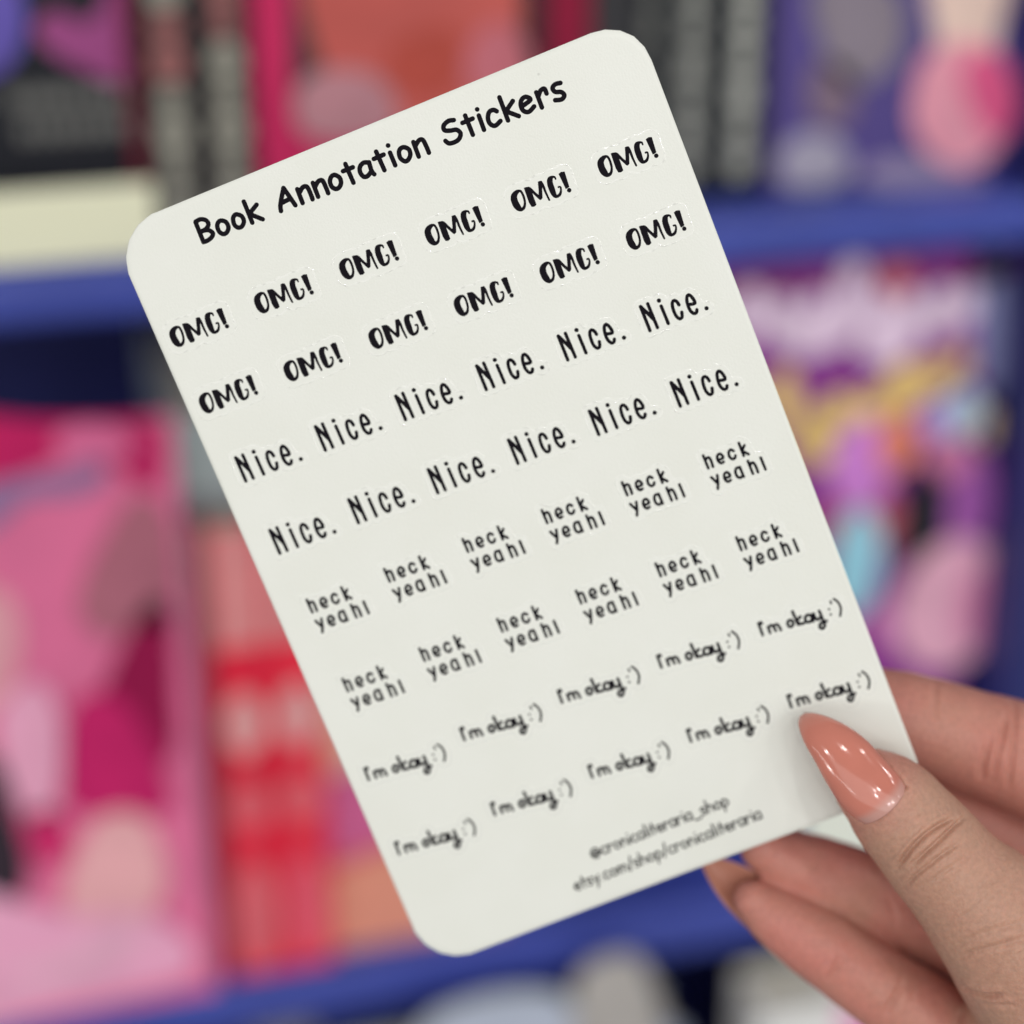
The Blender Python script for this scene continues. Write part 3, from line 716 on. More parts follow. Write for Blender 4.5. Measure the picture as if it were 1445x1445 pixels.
    art(bk, 'glare_strip', [(0.186, 1.2969), (0.1975, 1.2974), (0.2041, 1.2396), (0.1968, 1.2282), (0.191, 1.2529)], (0.22, 0.23, 0.42), y)  # plastic sleeve glare, painted on the cover as a pale strip
    art(bk, 'dark_edge', [(0.1936, 1.2193), (0.201, 1.2278), (0.2158, 1.1155), (0.2038, 1.1172), (0.1997, 1.1711)], (0.09, 0.03, 0.16), y)
    for i, (cx, cy, rx, ry) in enumerate(((0.0936, 1.2739, 0.0068, 0.0106), (0.107, 1.2685, 0.0065, 0.011), (0.1202, 1.2687, 0.0062, 0.0108), (0.1335, 1.2704, 0.007, 0.0134), (0.1472, 1.2678, 0.0067, 0.0119), (0.161, 1.2651, 0.0068, 0.0113), (0.1746, 1.2668, 0.0068, 0.0113), (0.1851, 1.2688, 0.0049, 0.0084), (0.1353, 1.2859, 0.0062, 0.0064), (0.1208, 1.26, 0.0117, 0.0062), (0.1513, 1.2543, 0.012, 0.0066))):
        art(bk, 'white_lettering', ell(cx, cy, rx, ry), (0.70, 0.50, 0.70), y - 0.0005 - 0.00012 * i)
    art(bk, 'coral_spot', ell(0.1535, 1.2816, 0.007, 0.0074), (0.46, 0.12, 0.15), y - 0.0021)
    for i, (cx, cy, w_, h_) in enumerate(((0.1089, 1.2378, 0.0064, 0.0118), (0.1219, 1.2216, 0.0078, 0.0108), (0.1335, 1.2294, 0.0073, 0.0084), (0.1473, 1.2294, 0.0071, 0.0073), (0.1605, 1.2371, 0.0092, 0.0108), (0.1741, 1.2402, 0.0067, 0.0073), (0.1829, 1.2454, 0.0054, 0.0048), (0.1272, 1.2119, 0.0065, 0.0049))):
        art(bk, 'yellow_lettering', ell(cx, cy, w_, h_), (0.78, 0.45, 0.17), y - 0.0022 - 0.00012 * i)
    art(bk, 'orange_spot', ell(0.1594, 1.2139, 0.0095, 0.0129), (0.75, 0.20, 0.13), y - 0.0034)
    art(bk, 'violet_spot', ell(0.1446, 1.2054, 0.0141, 0.02), (0.52, 0.19, 0.56), y - 0.0032)
    art(bk, 'lilac_spot', ell(0.1759, 1.2219, 0.0095, 0.0077), (0.42, 0.24, 0.62), y - 0.0035)
    art(bk, 'pale_blue_spot', ell(0.1867, 1.2238, 0.0089, 0.0108), (0.36, 0.46, 0.58), y - 0.0037)
    art(bk, 'gold_spot', ell(0.1986, 1.2164, 0.0032, 0.0078), (0.50, 0.36, 0.20), y - 0.0036)
    art(bk, 'rose_spot', ell(0.1823, 1.2042, 0.0113, 0.0094), (0.50, 0.16, 0.30), y - 0.0033)
    art(bk, 'violet_right', ell(0.1945, 1.1791, 0.0099, 0.0272), (0.34, 0.10, 0.38), y - 0.0030)
    art(bk, 'brick_spot', ell(0.1467, 1.1785, 0.0176, 0.0159), (0.42, 0.09, 0.13), y - 0.0031)
    art(bk, 'black_shape', [(0.1704, 1.2033), (0.1801, 1.1943), (0.1847, 1.1731), (0.1819, 1.1556), (0.164, 1.1612), (0.1644, 1.1851)], (0.016, 0.016, 0.022), -0.0060)
    art(bk, 'sky_blue_spot', ell(0.1448, 1.1627, 0.0112, 0.0242), (0.26, 0.52, 0.72), y - 0.0042)
    art(bk, 'rose_low_spot', ell(0.1578, 1.1314, 0.0066, 0.0118), (0.48, 0.15, 0.40), y - 0.0043)
    art(bk, 'pink_balloon', ell(0.19, 1.137, 0.0253, 0.0309), (0.88, 0.34, 0.46), y - 0.0046)
    art(bk, 'deep_pink_balloon', ell(0.2035, 1.1352, 0.0101, 0.0203), (0.82, 0.22, 0.40), y - 0.0050)
    # pale card seen in the gap between thumb and fingers
    lb = empty('label_holder', (0.14, -0.027, 1.022))
    tag(lb, 'cream label holder on the lower shelf edge, glimpsed between the thumb and the fingers', 'label holder', 'cream label holders on the shelf edges')
    o = box('label_card', 0.118, 0.200, -0.0265, -0.0245, 1.0220, 1.0660, mat('label_cream', (0.86, 0.90, 0.82), 0.5), lb, 0.0009)
    o.location = -lb.location

    # ---------------- bottom bay
    Z3 = 0.7225
    bk = book('grey blue book face out under the lower shelf', -0.085, 0.062, -0.046, 0.03, Z3, 0.9750, (0.26, 0.30, 0.40))
    art(bk, 'taupe_shape', [(0.0132, 1.0031), (0.0191, 1.0161), (0.0373, 1.0177), (0.0471, 0.9996), (0.048, 0.9664), (0.0167, 0.9734)], (0.36, 0.34, 0.33), -0.0466)
    art(bk, 'pale_shape', [(-0.0492, 1.0023), (-0.0198, 1.0101), (0.0102, 1.0002), (0.0106, 0.9674), (-0.0497, 0.981)], (0.38, 0.42, 0.52), -0.046)
    bk = book('charcoal book spine left of the grey blue book, bottom bay', -0.1150, -0.0860, -0.012, 0.12, Z3, 0.972, (0.06, 0.065, 0.09), spine_out=True)
    bk = book('cream white book face out low behind the fingers', 0.0950, 0.196, -0.050, 0.03, Z3, 0.9780, (0.86, 0.87, 0.76))
    art(bk, 'pink_shape', [(0.1333, 0.9715), (0.1462, 0.9762), (0.1672, 0.9661), (0.1736, 0.9337), (0.1389, 0.9416)], (0.70, 0.25, 0.45), -0.050)


# ------------------------------------------------------------------ hand (its own frame: u right, v up, w towards the viewer; metres)
def tube(bm, pts, seg=28):
    """closed tapered tube through (u, v, w, r) with round ends"""
    P = smooth_loop(pts, 8, False)
    n = len(P)
    rings = []
    c = P[:, :3]
    tan = np.gradient(c, axis=0)
    tan /= np.linalg.norm(tan, axis=1)[:, None]
    up = np.array([0, 0, 1.0])
    stations = []
    r0, r1 = P[0, 3], P[-1, 3]
    for a in np.linspace(-math.pi / 2, 0, 7)[:-1]:
        stations.append((c[0] + tan[0] * r0 * math.sin(a), r0 * max(math.cos(a), 0.02), tan[0]))
    for i in range(n):
        stations.append((c[i], P[i, 3], tan[i]))
    for a in np.linspace(0, math.pi / 2, 7)[1:]:
        stations.append((c[-1] + tan[-1] * r1 * math.sin(a), r1 * max(math.cos(a), 0.02), tan[-1]))
    for ctr, r, t in stations:
        s = np.cross(t, up)
        s /= np.linalg.norm(s)
        b = np.cross(s, t)
        rings.append([bm.verts.new(ctr + r * (math.cos(q) * s + math.sin(q) * b)) for q in np.linspace(0, 2 * math.pi, seg, endpoint=False)])
    for A, B in zip(rings[:-1], rings[1:]):
        for k in range(seg):
            bm.faces.new((A[k], A[(k + 1) % seg], B[(k + 1) % seg], B[k]))
    bm.faces.new(rings[0][::-1])
    bm.faces.new(rings[-1])


THUMB = [(0.06164, -0.04681, -0.3575, 0.00318), (0.06407, -0.04902, -0.3563, 0.00607), (0.06891, -0.05259, -0.3554, 0.00856), (0.07462, -0.05884, -0.355, 0.0096), (0.07856, -0.06344, -0.355, 0.00999), (0.0831, -0.06849, -0.3553, 0.01066), (0.08933, -0.07483, -0.356, 0.01266), (0.10367, -0.09033, -0.36, 0.01707), (0.11895, -0.10539, -0.366, 0.02033)]
CHAINS = [
    THUMB,
    # index, curled behind the card
    [(0.06203, -0.0368, -0.3785, 0.00729), (0.07096, -0.03908, -0.3775, 0.00867), (0.08064, -0.04182, -0.377, 0.00963), (0.09041, -0.04517, -0.377, 0.01033), (0.10045, -0.04865, -0.378, 0.01092), (0.11335, -0.0551, -0.379, 0.01123), (0.12879, -0.06422, -0.379, 0.01179), (0.14448, -0.07624, -0.376, 0.01281)],
    # middle, deeper, behind the thumb
    [(0.07096, -0.05151, -0.389, 0.00663), (0.08342, -0.05814, -0.39, 0.00838), (0.09666, -0.06408, -0.391, 0.00927), (0.10998, -0.0715, -0.392, 0.01016), (0.12897, -0.08443, -0.388, 0.0115), (0.14537, -0.09444, -0.382, 0.01302)],
    # ring finger, tip behind the card's foot
    [(0.04997, -0.06683, -0.3795, 0.00478), (0.05503, -0.06973, -0.3815, 0.00664), (0.06222, -0.07332, -0.384, 0.00811), (0.07274, -0.07819, -0.387, 0.00917), (0.08464, -0.08364, -0.389, 0.00908), (0.09786, -0.09208, -0.39, 0.00982), (0.11519, -0.10364, -0.39, 0.01098), (0.13333, -0.11342, -0.384, 0.0128)],
    # little finger in front of it
    [(0.04734, -0.07607, -0.3765, 0.0039), (0.05201, -0.0798, -0.377, 0.00586), (0.05977, -0.08494, -0.3775, 0.00713), (0.07105, -0.09275, -0.378, 0.00798), (0.08365, -0.10143, -0.378, 0.00882), (0.09905, -0.11165, -0.378, 0.0098), (0.11694, -0.12113, -0.377, 0.01145)],
    # ball of the thumb and palm
    [(0.09861, -0.10297, -0.368, 0.01336), (0.11601, -0.11739, -0.374, 0.02078), (0.13757, -0.13054, -0.38, 0.02674)],
    [(0.14245, -0.08085, -0.378, 0.0154), (0.14602, -0.10239, -0.38, 0.02111), (0.14679, -0.12415, -0.382, 0.02405), (0.16036, -0.14613, -0.384, 0.02418), (0.18978, -0.17549, -0.386, 0.02144), (0.22786, -0.21342, -0.39, 0.02167)],
    [(0.11601, -0.10354, -0.374, 0.01662), (0.13757, -0.11787, -0.38, 0.02252)],
]
# skin folds: polyline, half width (mm), depth (mm)
FOLDS = [
    ([(0.06944, -0.06763, -0.3475), (0.0724, -0.06274, -0.3475), (0.07664, -0.05837, -0.3475), (0.08231, -0.05605, -0.3475)], 1.7, 0.30),
    ([(0.06944, -0.06223, -0.3475), (0.07175, -0.05914, -0.3475), (0.07458, -0.05682, -0.3475), (0.07883, -0.05528, -0.3475)], 0.35, 0.16),
    ([(0.07304, -0.07111, -0.3475), (0.07471, -0.06789, -0.3475), (0.07754, -0.06506, -0.3475), (0.08179, -0.06274, -0.3475)], 0.35, 0.14),
    ([(0.07536, -0.07433, -0.3475), (0.07819, -0.07072, -0.3475), (0.08205, -0.06815, -0.3475), (0.0872, -0.0666, -0.3475)], 0.4, 0.07),
    ([(0.0769, -0.07716, -0.3475), (0.08012, -0.07368, -0.3475), (0.08462, -0.07111, -0.3475), (0.09041, -0.06944, -0.3475)], 0.4, 0.06),
    ([(0.06982, -0.06557, -0.3475), (0.07085, -0.06313, -0.3475), (0.07252, -0.06043, -0.3475), (0.07497, -0.05798, -0.3475), (0.07793, -0.05631, -0.3475), (0.08076, -0.05554, -0.3475)], 0.42, 0.80),
    ([(0.07214, -0.06429, -0.3475), (0.07471, -0.06146, -0.3475), (0.07767, -0.05888, -0.3475), (0.08038, -0.05682, -0.3475), (0.08308, -0.05554, -0.3475)], 0.38, 0.66),
    ([(0.07149, -0.06892, -0.3475), (0.07304, -0.06622, -0.3475), (0.07523, -0.06377, -0.3475), (0.07806, -0.06146, -0.3475), (0.08141, -0.05965, -0.3475)], 0.36, 0.50),
    ([(0.06751, -0.05888, -0.3475), (0.07021, -0.05631, -0.3475), (0.07304, -0.05463, -0.3475), (0.0769, -0.05373, -0.3475)], 0.5, 0.10),
    ([(0.06944, -0.06094, -0.3475), (0.0724, -0.05759, -0.3475), (0.07561, -0.05566, -0.3475), (0.07947, -0.05438, -0.3475)], 0.4, 0.12),
    ([(0.07433, -0.07021, -0.3475), (0.07626, -0.0666, -0.3475), (0.07947, -0.06377, -0.3475), (0.08398, -0.06146, -0.3475)], 0.45, 0.12),
    ([(0.08069, -0.08199, -0.35), (0.08394, -0.0794, -0.35), (0.08912, -0.07745, -0.35), (0.09366, -0.07616, -0.35)], 0.55, 0.34),
    ([(0.08005, -0.08005, -0.35), (0.08264, -0.07719, -0.35), (0.08718, -0.07486, -0.35), (0.09301, -0.07356, -0.35)], 0.5, 0.22),
    ([(0.08224, -0.0875, -0.355), (0.08408, -0.08803, -0.355), (0.08645, -0.08816, -0.355), (0.08908, -0.08737, -0.355)], 0.55, 0.9),
    ([(0.08277, -0.08908, -0.355), (0.08645, -0.0896, -0.355), (0.09171, -0.08908, -0.355)], 0.5, 0.3),
    ([(0.08321, -0.0321, -0.368), (0.08212, -0.03441, -0.368), (0.0813, -0.03714, -0.368), (0.08116, -0.04055, -0.368)], 0.6, 0.22),
    ([(0.0952, -0.03919, -0.368), (0.09425, -0.04259, -0.368), (0.09302, -0.04668, -0.368), (0.09234, -0.05281, -0.368)], 0.55, 0.55),
    ([(0.09207, -0.04327, -0.368), (0.09098, -0.046, -0.368), (0.09043, -0.04941, -0.368), (0.09071, -0.05213, -0.368)], 0.65, 0.5),
    ([(0.09847, -0.03578, -0.368), (0.09738, -0.03919, -0.368), (0.09643, -0.04396, -0.368), (0.09575, -0.05009, -0.368), (0.09561, -0.05418, -0.368)], 0.5, 0.5),
    ([(0.08604, -0.07257, -0.375), (0.08299, -0.07493, -0.375), (0.08021, -0.07674, -0.375), (0.07715, -0.07882, -0.375), (0.07493, -0.08021, -0.375)], 0.01, 0.0),
    ([(0.07385, -0.07553, -0.378), (0.07553, -0.07945, -0.378), (0.07581, -0.08337, -0.378)], 0.5, 0.25),
    ([(0.06372, -0.08577, -0.372), (0.06276, -0.08852, -0.372), (0.06097, -0.09128, -0.372)], 0.6, 0.45),
    ([(0.07612, -0.09086, -0.372), (0.07433, -0.09334, -0.372), (0.07199, -0.09748, -0.372)], 0.6, 0.5),
    ([(0.07819, -0.09266, -0.372), (0.07681, -0.09541, -0.372), (0.07516, -0.09886, -0.372)], 0.45, 0.18),
]
NAIL_L = [(0.06436, -0.05697, -0.35), (0.06216, -0.05555, -0.35), (0.05982, -0.05321, -0.35), (0.05749, -0.04958, -0.35), (0.05555, -0.04582, -0.35), (0.05386, -0.04271, -0.35), (0.05321, -0.04064, -0.35), (0.05308, -0.03921, -0.35), (0.0536, -0.03805, -0.35)]
NAIL_R = [(0.07201, -0.04984, -0.35), (0.07058, -0.04803, -0.35), (0.0689, -0.04621, -0.35), (0.06708, -0.04414, -0.35), (0.06488, -0.04168, -0.35), (0.0619, -0.03947, -0.35), (0.05866, -0.03792, -0.35), (0.05606, -0.03727, -0.35), (0.05451, -0.0374, -0.35)]
CREASE_W = 0.0


def skin_material():
    m = bpy.data.materials.new('skin')
    m.use_nodes = True
    nt = m.node_tree
    L = nt.links.new
    b = nt.nodes['Principled BSDF']
    tc = nt.nodes.new('ShaderNodeTexCoord')
    at = nt.nodes.new('ShaderNodeAttribute')
    at.attribute_name = 'blood'
    n1 = nt.nodes.new('ShaderNodeTexNoise')
    n1.inputs['Scale'].default_value = 120
    n1.inputs['Detail'].default_value = 5
    L(tc.outputs['Object'], n1.inputs['Vector'])
    n3 = nt.nodes.new('ShaderNodeTexNoise')
    n3.inputs['Scale'].default_value = 1100
    n3.inputs['Detail'].default_value = 3
    L(tc.outputs['Object'], n3.inputs['Vector'])
    mx = nt.nodes.new('ShaderNodeMix')
    mx.data_type = 'RGBA'
    mx.inputs[6].default_value = (0.49, 0.272, 0.195, 1)      # back of the thumb
    mx.inputs[7].default_value = (0.56, 0.21, 0.172, 1)      # finger pads and palm
    ad = nt.nodes.new('ShaderNodeMath')
    ad.operation = 'MULTIPLY_ADD'
    ad.inputs[1].default_value = 0.7
    sb = nt.nodes.new('ShaderNodeMath')
    sb.operation = 'SUBTRACT'
    sb.inputs[1].default_value = 0.5
    L(n1.outputs[0], sb.inputs[0])
    L(sb.outputs[0], ad.inputs[0])
    L(at.outputs['Fac'], ad.inputs[2])
    ad.use_clamp = True
    L(ad.outputs[0], mx.inputs[0])
    hv = nt.nodes.new('ShaderNodeHueSaturation')
    mr = nt.nodes.new('ShaderNodeMapRange')
    mr.inputs[1].default_value = 0.3
    mr.inputs[2].default_value = 0.7
    mr.inputs[3].default_value = 0.88
    mr.inputs[4].default_value = 1.05
    L(n3.outputs[0], mr.inputs[0])
    L(mr.outputs[0], hv.inputs['Value'])
    L(mx.outputs[2], hv.inputs['Color'])
    L(hv.outputs[0], b.inputs['Base Color'])
    b.inputs['Roughness'].default_value = 0.48
    b.inputs['Specular IOR Level'].default_value = 0.4
    b.inputs['Subsurface Weight'].default_value = 0.25
    b.inputs['Subsurface Radius'].default_value = (1.0, 0.35, 0.2)
    b.inputs['Subsurface Scale'].default_value = 0.0025
    vo = nt.nodes.new('ShaderNodeTexVoronoi')
    vo.feature = 'DISTANCE_TO_EDGE'
    vo.inputs['Scale'].default_value = 1500
    nm = nt.nodes.new('ShaderNodeMapping')
    nm.inputs['Rotation'].default_value = (0, 0, 0.8)
    nm.inputs['Scale'].default_value = (1, 0.45, 1)
    L(tc.outputs['Object'], nm.inputs['Vector'])
    L(nm.outputs[0], vo.inputs['Vector'])
    bp = nt.nodes.new('ShaderNodeBump')
    bp.inputs['Strength'].default_value = 0.45
    bp.inputs['Distance'].default_value = 0.00008
    L(vo.outputs['Distance'], bp.inputs['Height'])
    bp2 = nt.nodes.new('ShaderNodeBump')
    bp2.inputs['Strength'].default_value = 0.35
    bp2.inputs['Distance'].default_value = 0.00045
    L(n3.outputs[0], bp2.inputs['Height'])
    mp = nt.nodes.new('ShaderNodeMapping')
    mp.inputs['Rotation'].default_value = (0, 0, math.radians(40))
    L(tc.outputs['Object'], mp.inputs['Vector'])
    wv = nt.nodes.new('ShaderNodeTexWave')
    wv.wave_type = 'BANDS'
    wv.bands_direction = 'X'
    wv.inputs['Scale'].default_value = 330
    wv.inputs['Distortion'].default_value = 7
    wv.inputs['Detail'].default_value = 3
    wv.inputs['Detail Scale'].default_value = 1.2
    L(mp.outputs[0], wv.inputs['Vector'])
    bp3 = nt.nodes.new('ShaderNodeBump')
    bp3.inputs['Strength'].default_value = 0.22
    bp3.inputs['Distance'].default_value = 0.00012
    L(wv.outputs['Fac'], bp3.inputs['Height'])
    L(bp.outputs[0], bp3.inputs['Normal'])
    L(bp3.outputs[0], bp2.inputs['Normal'])
    L(bp2.outputs[0], b.inputs['Normal'])
    return m


def nail_mesh(name, Lp, Rp, zc, zdrop, material, parent, th=0.0005, u0=0.0, u1=1.0, lift=0.0, nu=40, nv=22):
    """a curved nail between two outlines (u, v), from its root to its tip; zc(t): height of the ridge, zdrop(t): fall to the sides"""
    Ls, Rs = smooth_loop(Lp, 6, False), smooth_loop(Rp, 6, False)
    n = len(Ls)

    def at(A, t):
        x = t * (n - 1)
        i = min(int(x), n - 2)
        return A[i] + (A[i + 1] - A[i]) * (x - i)
    verts, faces = [], []
    for side in (0, 1):
        for i in range(nu + 1):
            t = u0 + (u1 - u0) * i / nu
            a, b = at(Ls, t)[:2], at(Rs, t)[:2]
            mid = (a + b) / 2
            for j in range(nv + 1):
                s = -1 + 2 * j / nv
                p = mid + (b - a) / 2 * s
                # rounded root
                root = (1 - t) ** 6 * 0.0006 * (1 - s * s)
                p = p + np.array([0.7, -0.7]) * root
                z = zc(t) - zdrop(t) * (1 - math.sqrt(max(0.0, 1 - (0.97 * s) ** 2))) + lift - side * th
                verts.append((p[0], p[1], z))
    w_ = nv + 1
    o1 = (nu + 1) * w_
    for i in range(nu):
        for j in range(nv):
            q = [i * w_ + j, (i + 1) * w_ + j, (i + 1) * w_ + j + 1, i * w_ + j + 1]
            faces.append(q)
            faces.append([o1 + k for k in q[::-1]])
    for i in range(nu):
        faces.append([i * w_, o1 + i * w_, o1 + (i + 1) * w_, (i + 1) * w_])
        faces.append([i * w_ + nv, (i + 1) * w_ + nv, o1 + (i + 1) * w_ + nv, o1 + i * w_ + nv])
    for j in range(nv):
        faces.append([j, j + 1, o1 + j + 1, o1 + j])
        k = nu * w_
        faces.append([k + j, o1 + k + j, o1 + k + j + 1, k + j + 1])
    o = mesh_obj(name, verts, faces, material, parent, smooth=True)
    bmx = bmesh.new()
    bmx.from_mesh(o.data)
    bmesh.ops.recalc_face_normals(bmx, faces=bmx.faces[:])
    bmx.to_mesh(o.data)
    bmx.free()
    return o


def poly_dist(P, line):
    """distance of points P (n,2) to a polyline, and along-fraction"""
    D = np.full(len(P), 1e9)
    T = np.zeros(len(P))
    L = smooth_loop(line, 4, False)[:, :2]
    n = len(L) - 1
    for i in range(n):
        a, b = L[i], L[i + 1]
        ab = b - a
        t = np.clip(((P - a) @ ab) / (ab @ ab), 0, 1)
        d = np.linalg.norm(P - a - t[:, None] * ab, axis=1)
        k = d < D
        D[k] = d[k]
        T[k] = (i + t[k]) / n
    return D, T


def build_hand():
    bm = bmesh.new()
    for c in CHAINS:
        tube(bm, c)
    me = bpy.data.meshes.new('hand_raw')
    bm.to_mesh(me)
    bm.free()
    tmp = bpy.data.objects.new('hand_raw', me)
    COL.objects.link(tmp)
    rm = tmp.modifiers.new('r', 'REMESH')
    rm.mode = 'VOXEL'
    rm.voxel_size = 0.0005
    sm = tmp.modifiers.new('s', 'SMOOTH')
    sm.factor = 0.6
    sm.iterations = 9
    sb = tmp.modifiers.new('d', 'SUBSURF')
    sb.levels = 0
    dg = bpy.context.evaluated_depsgraph_get()
    ev = tmp.evaluated_get(dg)
    hm = bpy.data.meshes.new_from_object(ev)
    bpy.data.objects.remove(tmp)
    n = len(hm.vertices)
    co = np.empty(n * 3)
    hm.vertices.foreach_get('co', co)
    co = co.reshape(-1, 3)
    # finer mesh where the frame shows it
    bmx = bmesh.new()
    bmx.from_mesh(hm)
    sel = [e for e in bmx.edges if e.verts[0].co.x < 0.105 and e.verts[0].co.y > -0.105 and e.verts[0].co.z > -0.372
           and (e.verts[0].normal.z > 0.15)]
    bmesh.ops.subdivide_edges(bmx, edges=sel, cuts=1, use_grid_fill=True, smooth=0.0)
    bmx.to_mesh(hm)
    bmx.free()
    hm.name = 'hand'
    n = len(hm.vertices)
    co = np.empty(n * 3)
    hm.vertices.foreach_get('co', co)
    co = co.reshape(-1, 3)
    nr = np.empty(n * 3)
    hm.vertices.foreach_get('normal', nr)
    nr = nr.reshape(-1, 3)
    front = np.clip(nr[:, 2] * 2.5, 0, 1)
    disp = np.zeros(n)
    uv = co[:, :2]
    # gentle swelling of the flesh
    wob = np.sin(uv[:, 0] * 410 + 1) * np.sin(uv[:, 1] * 370) * 0.00012 + np.sin(uv[:, 0] * 900) * np.sin(uv[:, 1] * 800 + 2) * 0.00005
    disp += wob
    for line, hw, dep in FOLDS:
        if dep == 0:
            continue
        zl = line[0][2]
        pl = [p[:2] for p in line]
        lo = np.min(np.array(pl), 0) - 0.004
        hi = np.max(np.array(pl), 0) + 0.004
        k = np.where((uv[:, 0] > lo[0]) & (uv[:, 0] < hi[0]) & (uv[:, 1] > lo[1]) & (uv[:, 1] < hi[1]) & (np.abs(co[:, 2] - zl) < 0.009) & (nr[:, 2] > 0))[0]
        if len(k) == 0:
            continue
        D, T = poly_dist(uv[k], pl)
        env = np.clip(np.sin(np.pi * np.clip(T, 0.02, 0.98)) * 1.6, 0, 1)
        g = np.exp(-(D / (hw * 1e-3)) ** 2) - 0.35 * np.exp(-((D - hw * 2.2e-3) / (hw * 1.3e-3)) ** 2)
        disp[k] -= dep * 1e-3 * g * env * front[k]
    # nail bed: flesh sinks under the thumb nail and rises round it
    Lp = np.array([p[:2] for p in NAIL_L])
    Rp = np.array([p[:2] for p in NAIL_R])
    poly = np.vstack([Lp, Rp[::-1]])
    k = np.where((uv[:, 0] > poly[:, 0].min() - .004) & (uv[:, 0] < poly[:, 0].max() + .004) & (uv[:, 1] > poly[:, 1].min() - .004)
                 & (uv[:, 1] < poly[:, 1].max() + .004) & (nr[:, 2] > -0.2) & (co[:, 2] > -0.3585))[0]
    P = uv[k]
    ins = np.zeros(len(k), bool)
    D = np.full(len(k), 1e9)
    for i in range(len(poly)):
        a, b = poly[i], poly[(i + 1) % len(poly)]
        ab = b - a
        c = (a[1] > P[:, 1]) != (b[1] > P[:, 1])
        xi = a[0] + (P[:, 1] - a[1]) * ab[0] / (ab[1] if abs(ab[1]) > 1e-12 else 1e-12)
        ins ^= c & (P[:, 0] < xi)
        t = np.clip(((P - a) @ ab) / (ab @ ab + 1e-15), 0, 1)
        D = np.minimum(D, np.linalg.norm(P - a - t[:, None] * ab, axis=1))
    sd = np.where(ins, -D, D)
    disp[k] -= 0.0011 * np.clip(-sd / 0.0006 , 0, 1)
    disp[k] += 0.00022 * np.exp(-((sd - 0.0006) / 0.0006) ** 2)
    co = co + nr * disp[:, None]
    hm.vertices.foreach_set('co', co.ravel())
    # where the skin is rosier: finger pads, palm side; the back of the thumb is tan
    tp = smooth_loop(THUMB, 8, False)
    dth = np.full(n, 1e9)
    for p in tp:
        dth = np.minimum(dth, np.linalg.norm(co - p[:3], axis=1) - p[3])
    blood = np.clip(dth / 0.003, 0, 1) * 0.78
    tipd = np.linalg.norm(co - tp[10][:3], axis=1)
    blood = np.maximum(blood, 0.55 * np.clip(1 - (tipd - 0.008) / 0.006, 0, 1))
    bl = np.clip((co[:, 0] - 0.083) / 0.006, 0, 1) * np.clip((-0.0865 - co[:, 1]) / 0.004, 0, 1)
    blood = blood * (1 - 0.75 * bl * (co[:, 2] > -0.372))
    for (cu, cv, rr, kk) in [(0.05341, -0.08343, 0.00419, 0.35), (0.06439, -0.0672, 0.00352, 0.3), (0.05969, -0.08901, 0.00559, 0.2), (0.07914, -0.04625, 0.00685, -0.15), (0.06809, -0.07807, 0.0057, -0.3), (0.08325, -0.03803, 0.00548, -0.2), (0.07365, -0.0946, 0.00419, -0.25), (0.07059, -0.06772, 0.0043, 0.1)]:
        d = np.hypot(co[:, 0] - cu, co[:, 1] - cv)
        blood += kk * np.exp(-(d / rr) ** 2) * (dth > 0.001)
    at_ = hm.attributes.new('blood', 'FLOAT', 'POINT')
    at_.data.foreach_set('value', blood.astype(np.float32))
    hm.polygons.foreach_set('use_smooth', [True] * len(hm.polygons))
    hm.materials.clear()
    hm.materials.append(skin_material())
    hm.update()
    hand = bpy.data.objects.new('hand', hm)
    COL.objects.link(hand)
    hand.matrix_world = m4
    tag(hand, 'hand with a glossy pink pointed thumb nail pinching the sheet corner, fingers curled behind', 'hand')
    M_nail = mat('nail_gel', (0.58, 0.20, 0.15), 0.15, spec=0.25, coat=0.6, noise=0.06, nscale=150)
    M_under = mat('nail_underside', (0.46, 0.20, 0.14), 0.4)

    zc = lambda t: -0.34560 - 0.0105 * t ** 1.6 + 0.0010 * math.sin(math.pi * t)
    zd = lambda t: 0.0046 * (1 - t) ** 0.7 + 0.0003
    nail = nail_mesh('thumb_nail', NAIL_L, NAIL_R, zc, zd, M_nail, hand, u0=0.0, nu=60)
    # paler grown-out strip of nail next to the cuticle
    w_ = 23
    tt = np.tile(np.repeat(np.arange(61) / 60.0, w_), 2)
    pale = np.clip((0.125 - tt) / 0.06, 0, 1)
    pa = nail.data.attributes.new('pale', 'FLOAT', 'POINT')
    pa.data.foreach_set('value', pale.astype(np.float32))
    nt = M_nail.node_tree
    bs = nt.nodes['Principled BSDF']
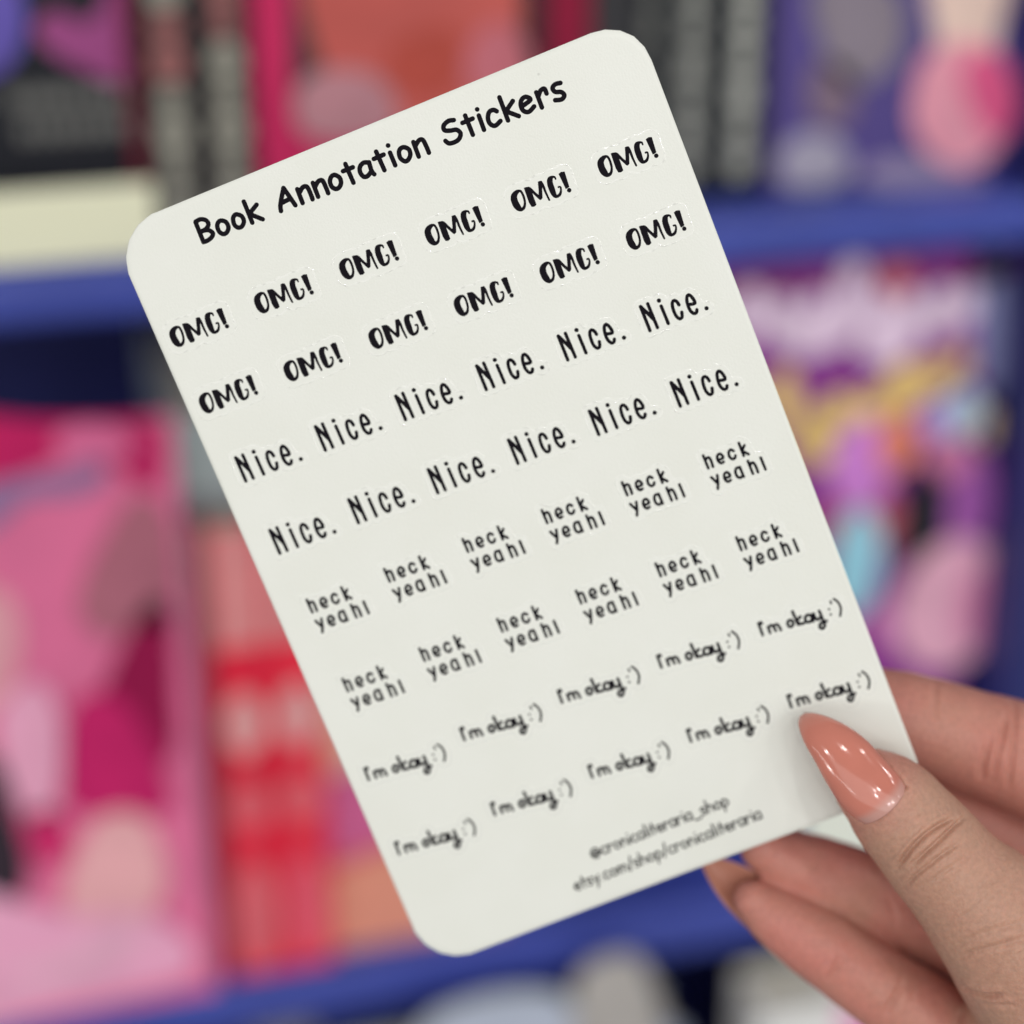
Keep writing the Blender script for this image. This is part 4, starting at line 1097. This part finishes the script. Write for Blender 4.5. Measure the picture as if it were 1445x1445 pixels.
    src = bs.inputs['Base Color'].links[0].from_socket
    an = nt.nodes.new('ShaderNodeAttribute')
    an.attribute_name = 'pale'
    mx = nt.nodes.new('ShaderNodeMix')
    mx.data_type = 'RGBA'
    mx.inputs[7].default_value = (0.55, 0.29, 0.25, 1)
    nt.links.new(src, mx.inputs[6])
    nt.links.new(an.outputs['Fac'], mx.inputs[0])
    nt.links.new(mx.outputs[2], bs.inputs['Base Color'])
    # the little and ring fingers' nails, on the far side, tips past the pads
    for nm, a, b in [('little', (0.05149, -0.0799, -0.3835), (0.0369, -0.06782, -0.3795)), ('ring', (0.05569, -0.06862, -0.388), (0.04089, -0.05938, -0.384)), ('index', (0.06709, -0.03839, -0.3875), (0.048, -0.03378, -0.384)), ('middle', (0.076, -0.05397, -0.3965), (0.06061, -0.0461, -0.392))]:
        a = np.array(a)
        b = np.array(b)
        d = b - a
        l = np.linalg.norm(d)
        d /= l
        s = np.cross(d, [0, 0, 1.0])
        s /= np.linalg.norm(s)
        up = np.cross(s, d)
        verts, faces = [], []
        nu, nv = 16, 10
        for side in (0, 1):
            for i in range(nu + 1):
                t = i / nu
                hw = 0.0052 * (1 - 0.97 * t ** 2.4)
                for j in range(nv + 1):
                    q = -1 + 2 * j / nv
                    p = a + d * l * t + s * hw * q + up * (0.0022 * q * q * (1 - t * 0.7) + side * 0.0004)
                    verts.append(tuple(p))
        w_ = nv + 1
        o1 = (nu + 1) * w_
        for i in range(nu):
            for j in range(nv):
                q4 = [i * w_ + j, i * w_ + j + 1, (i + 1) * w_ + j + 1, (i + 1) * w_ + j]
                faces.append(q4)
                faces.append([o1 + k for k in q4[::-1]])
            faces.append([i * w_, (i + 1) * w_, o1 + (i + 1) * w_, o1 + i * w_])
            faces.append([i * w_ + nv, o1 + i * w_ + nv, o1 + (i + 1) * w_ + nv, (i + 1) * w_ + nv])
        mesh_obj('finger_nail', verts, faces, M_under, hand, smooth=True)
    return hand


build_bookcase()
build_books()
sheet = build_sheet()
build_hand()
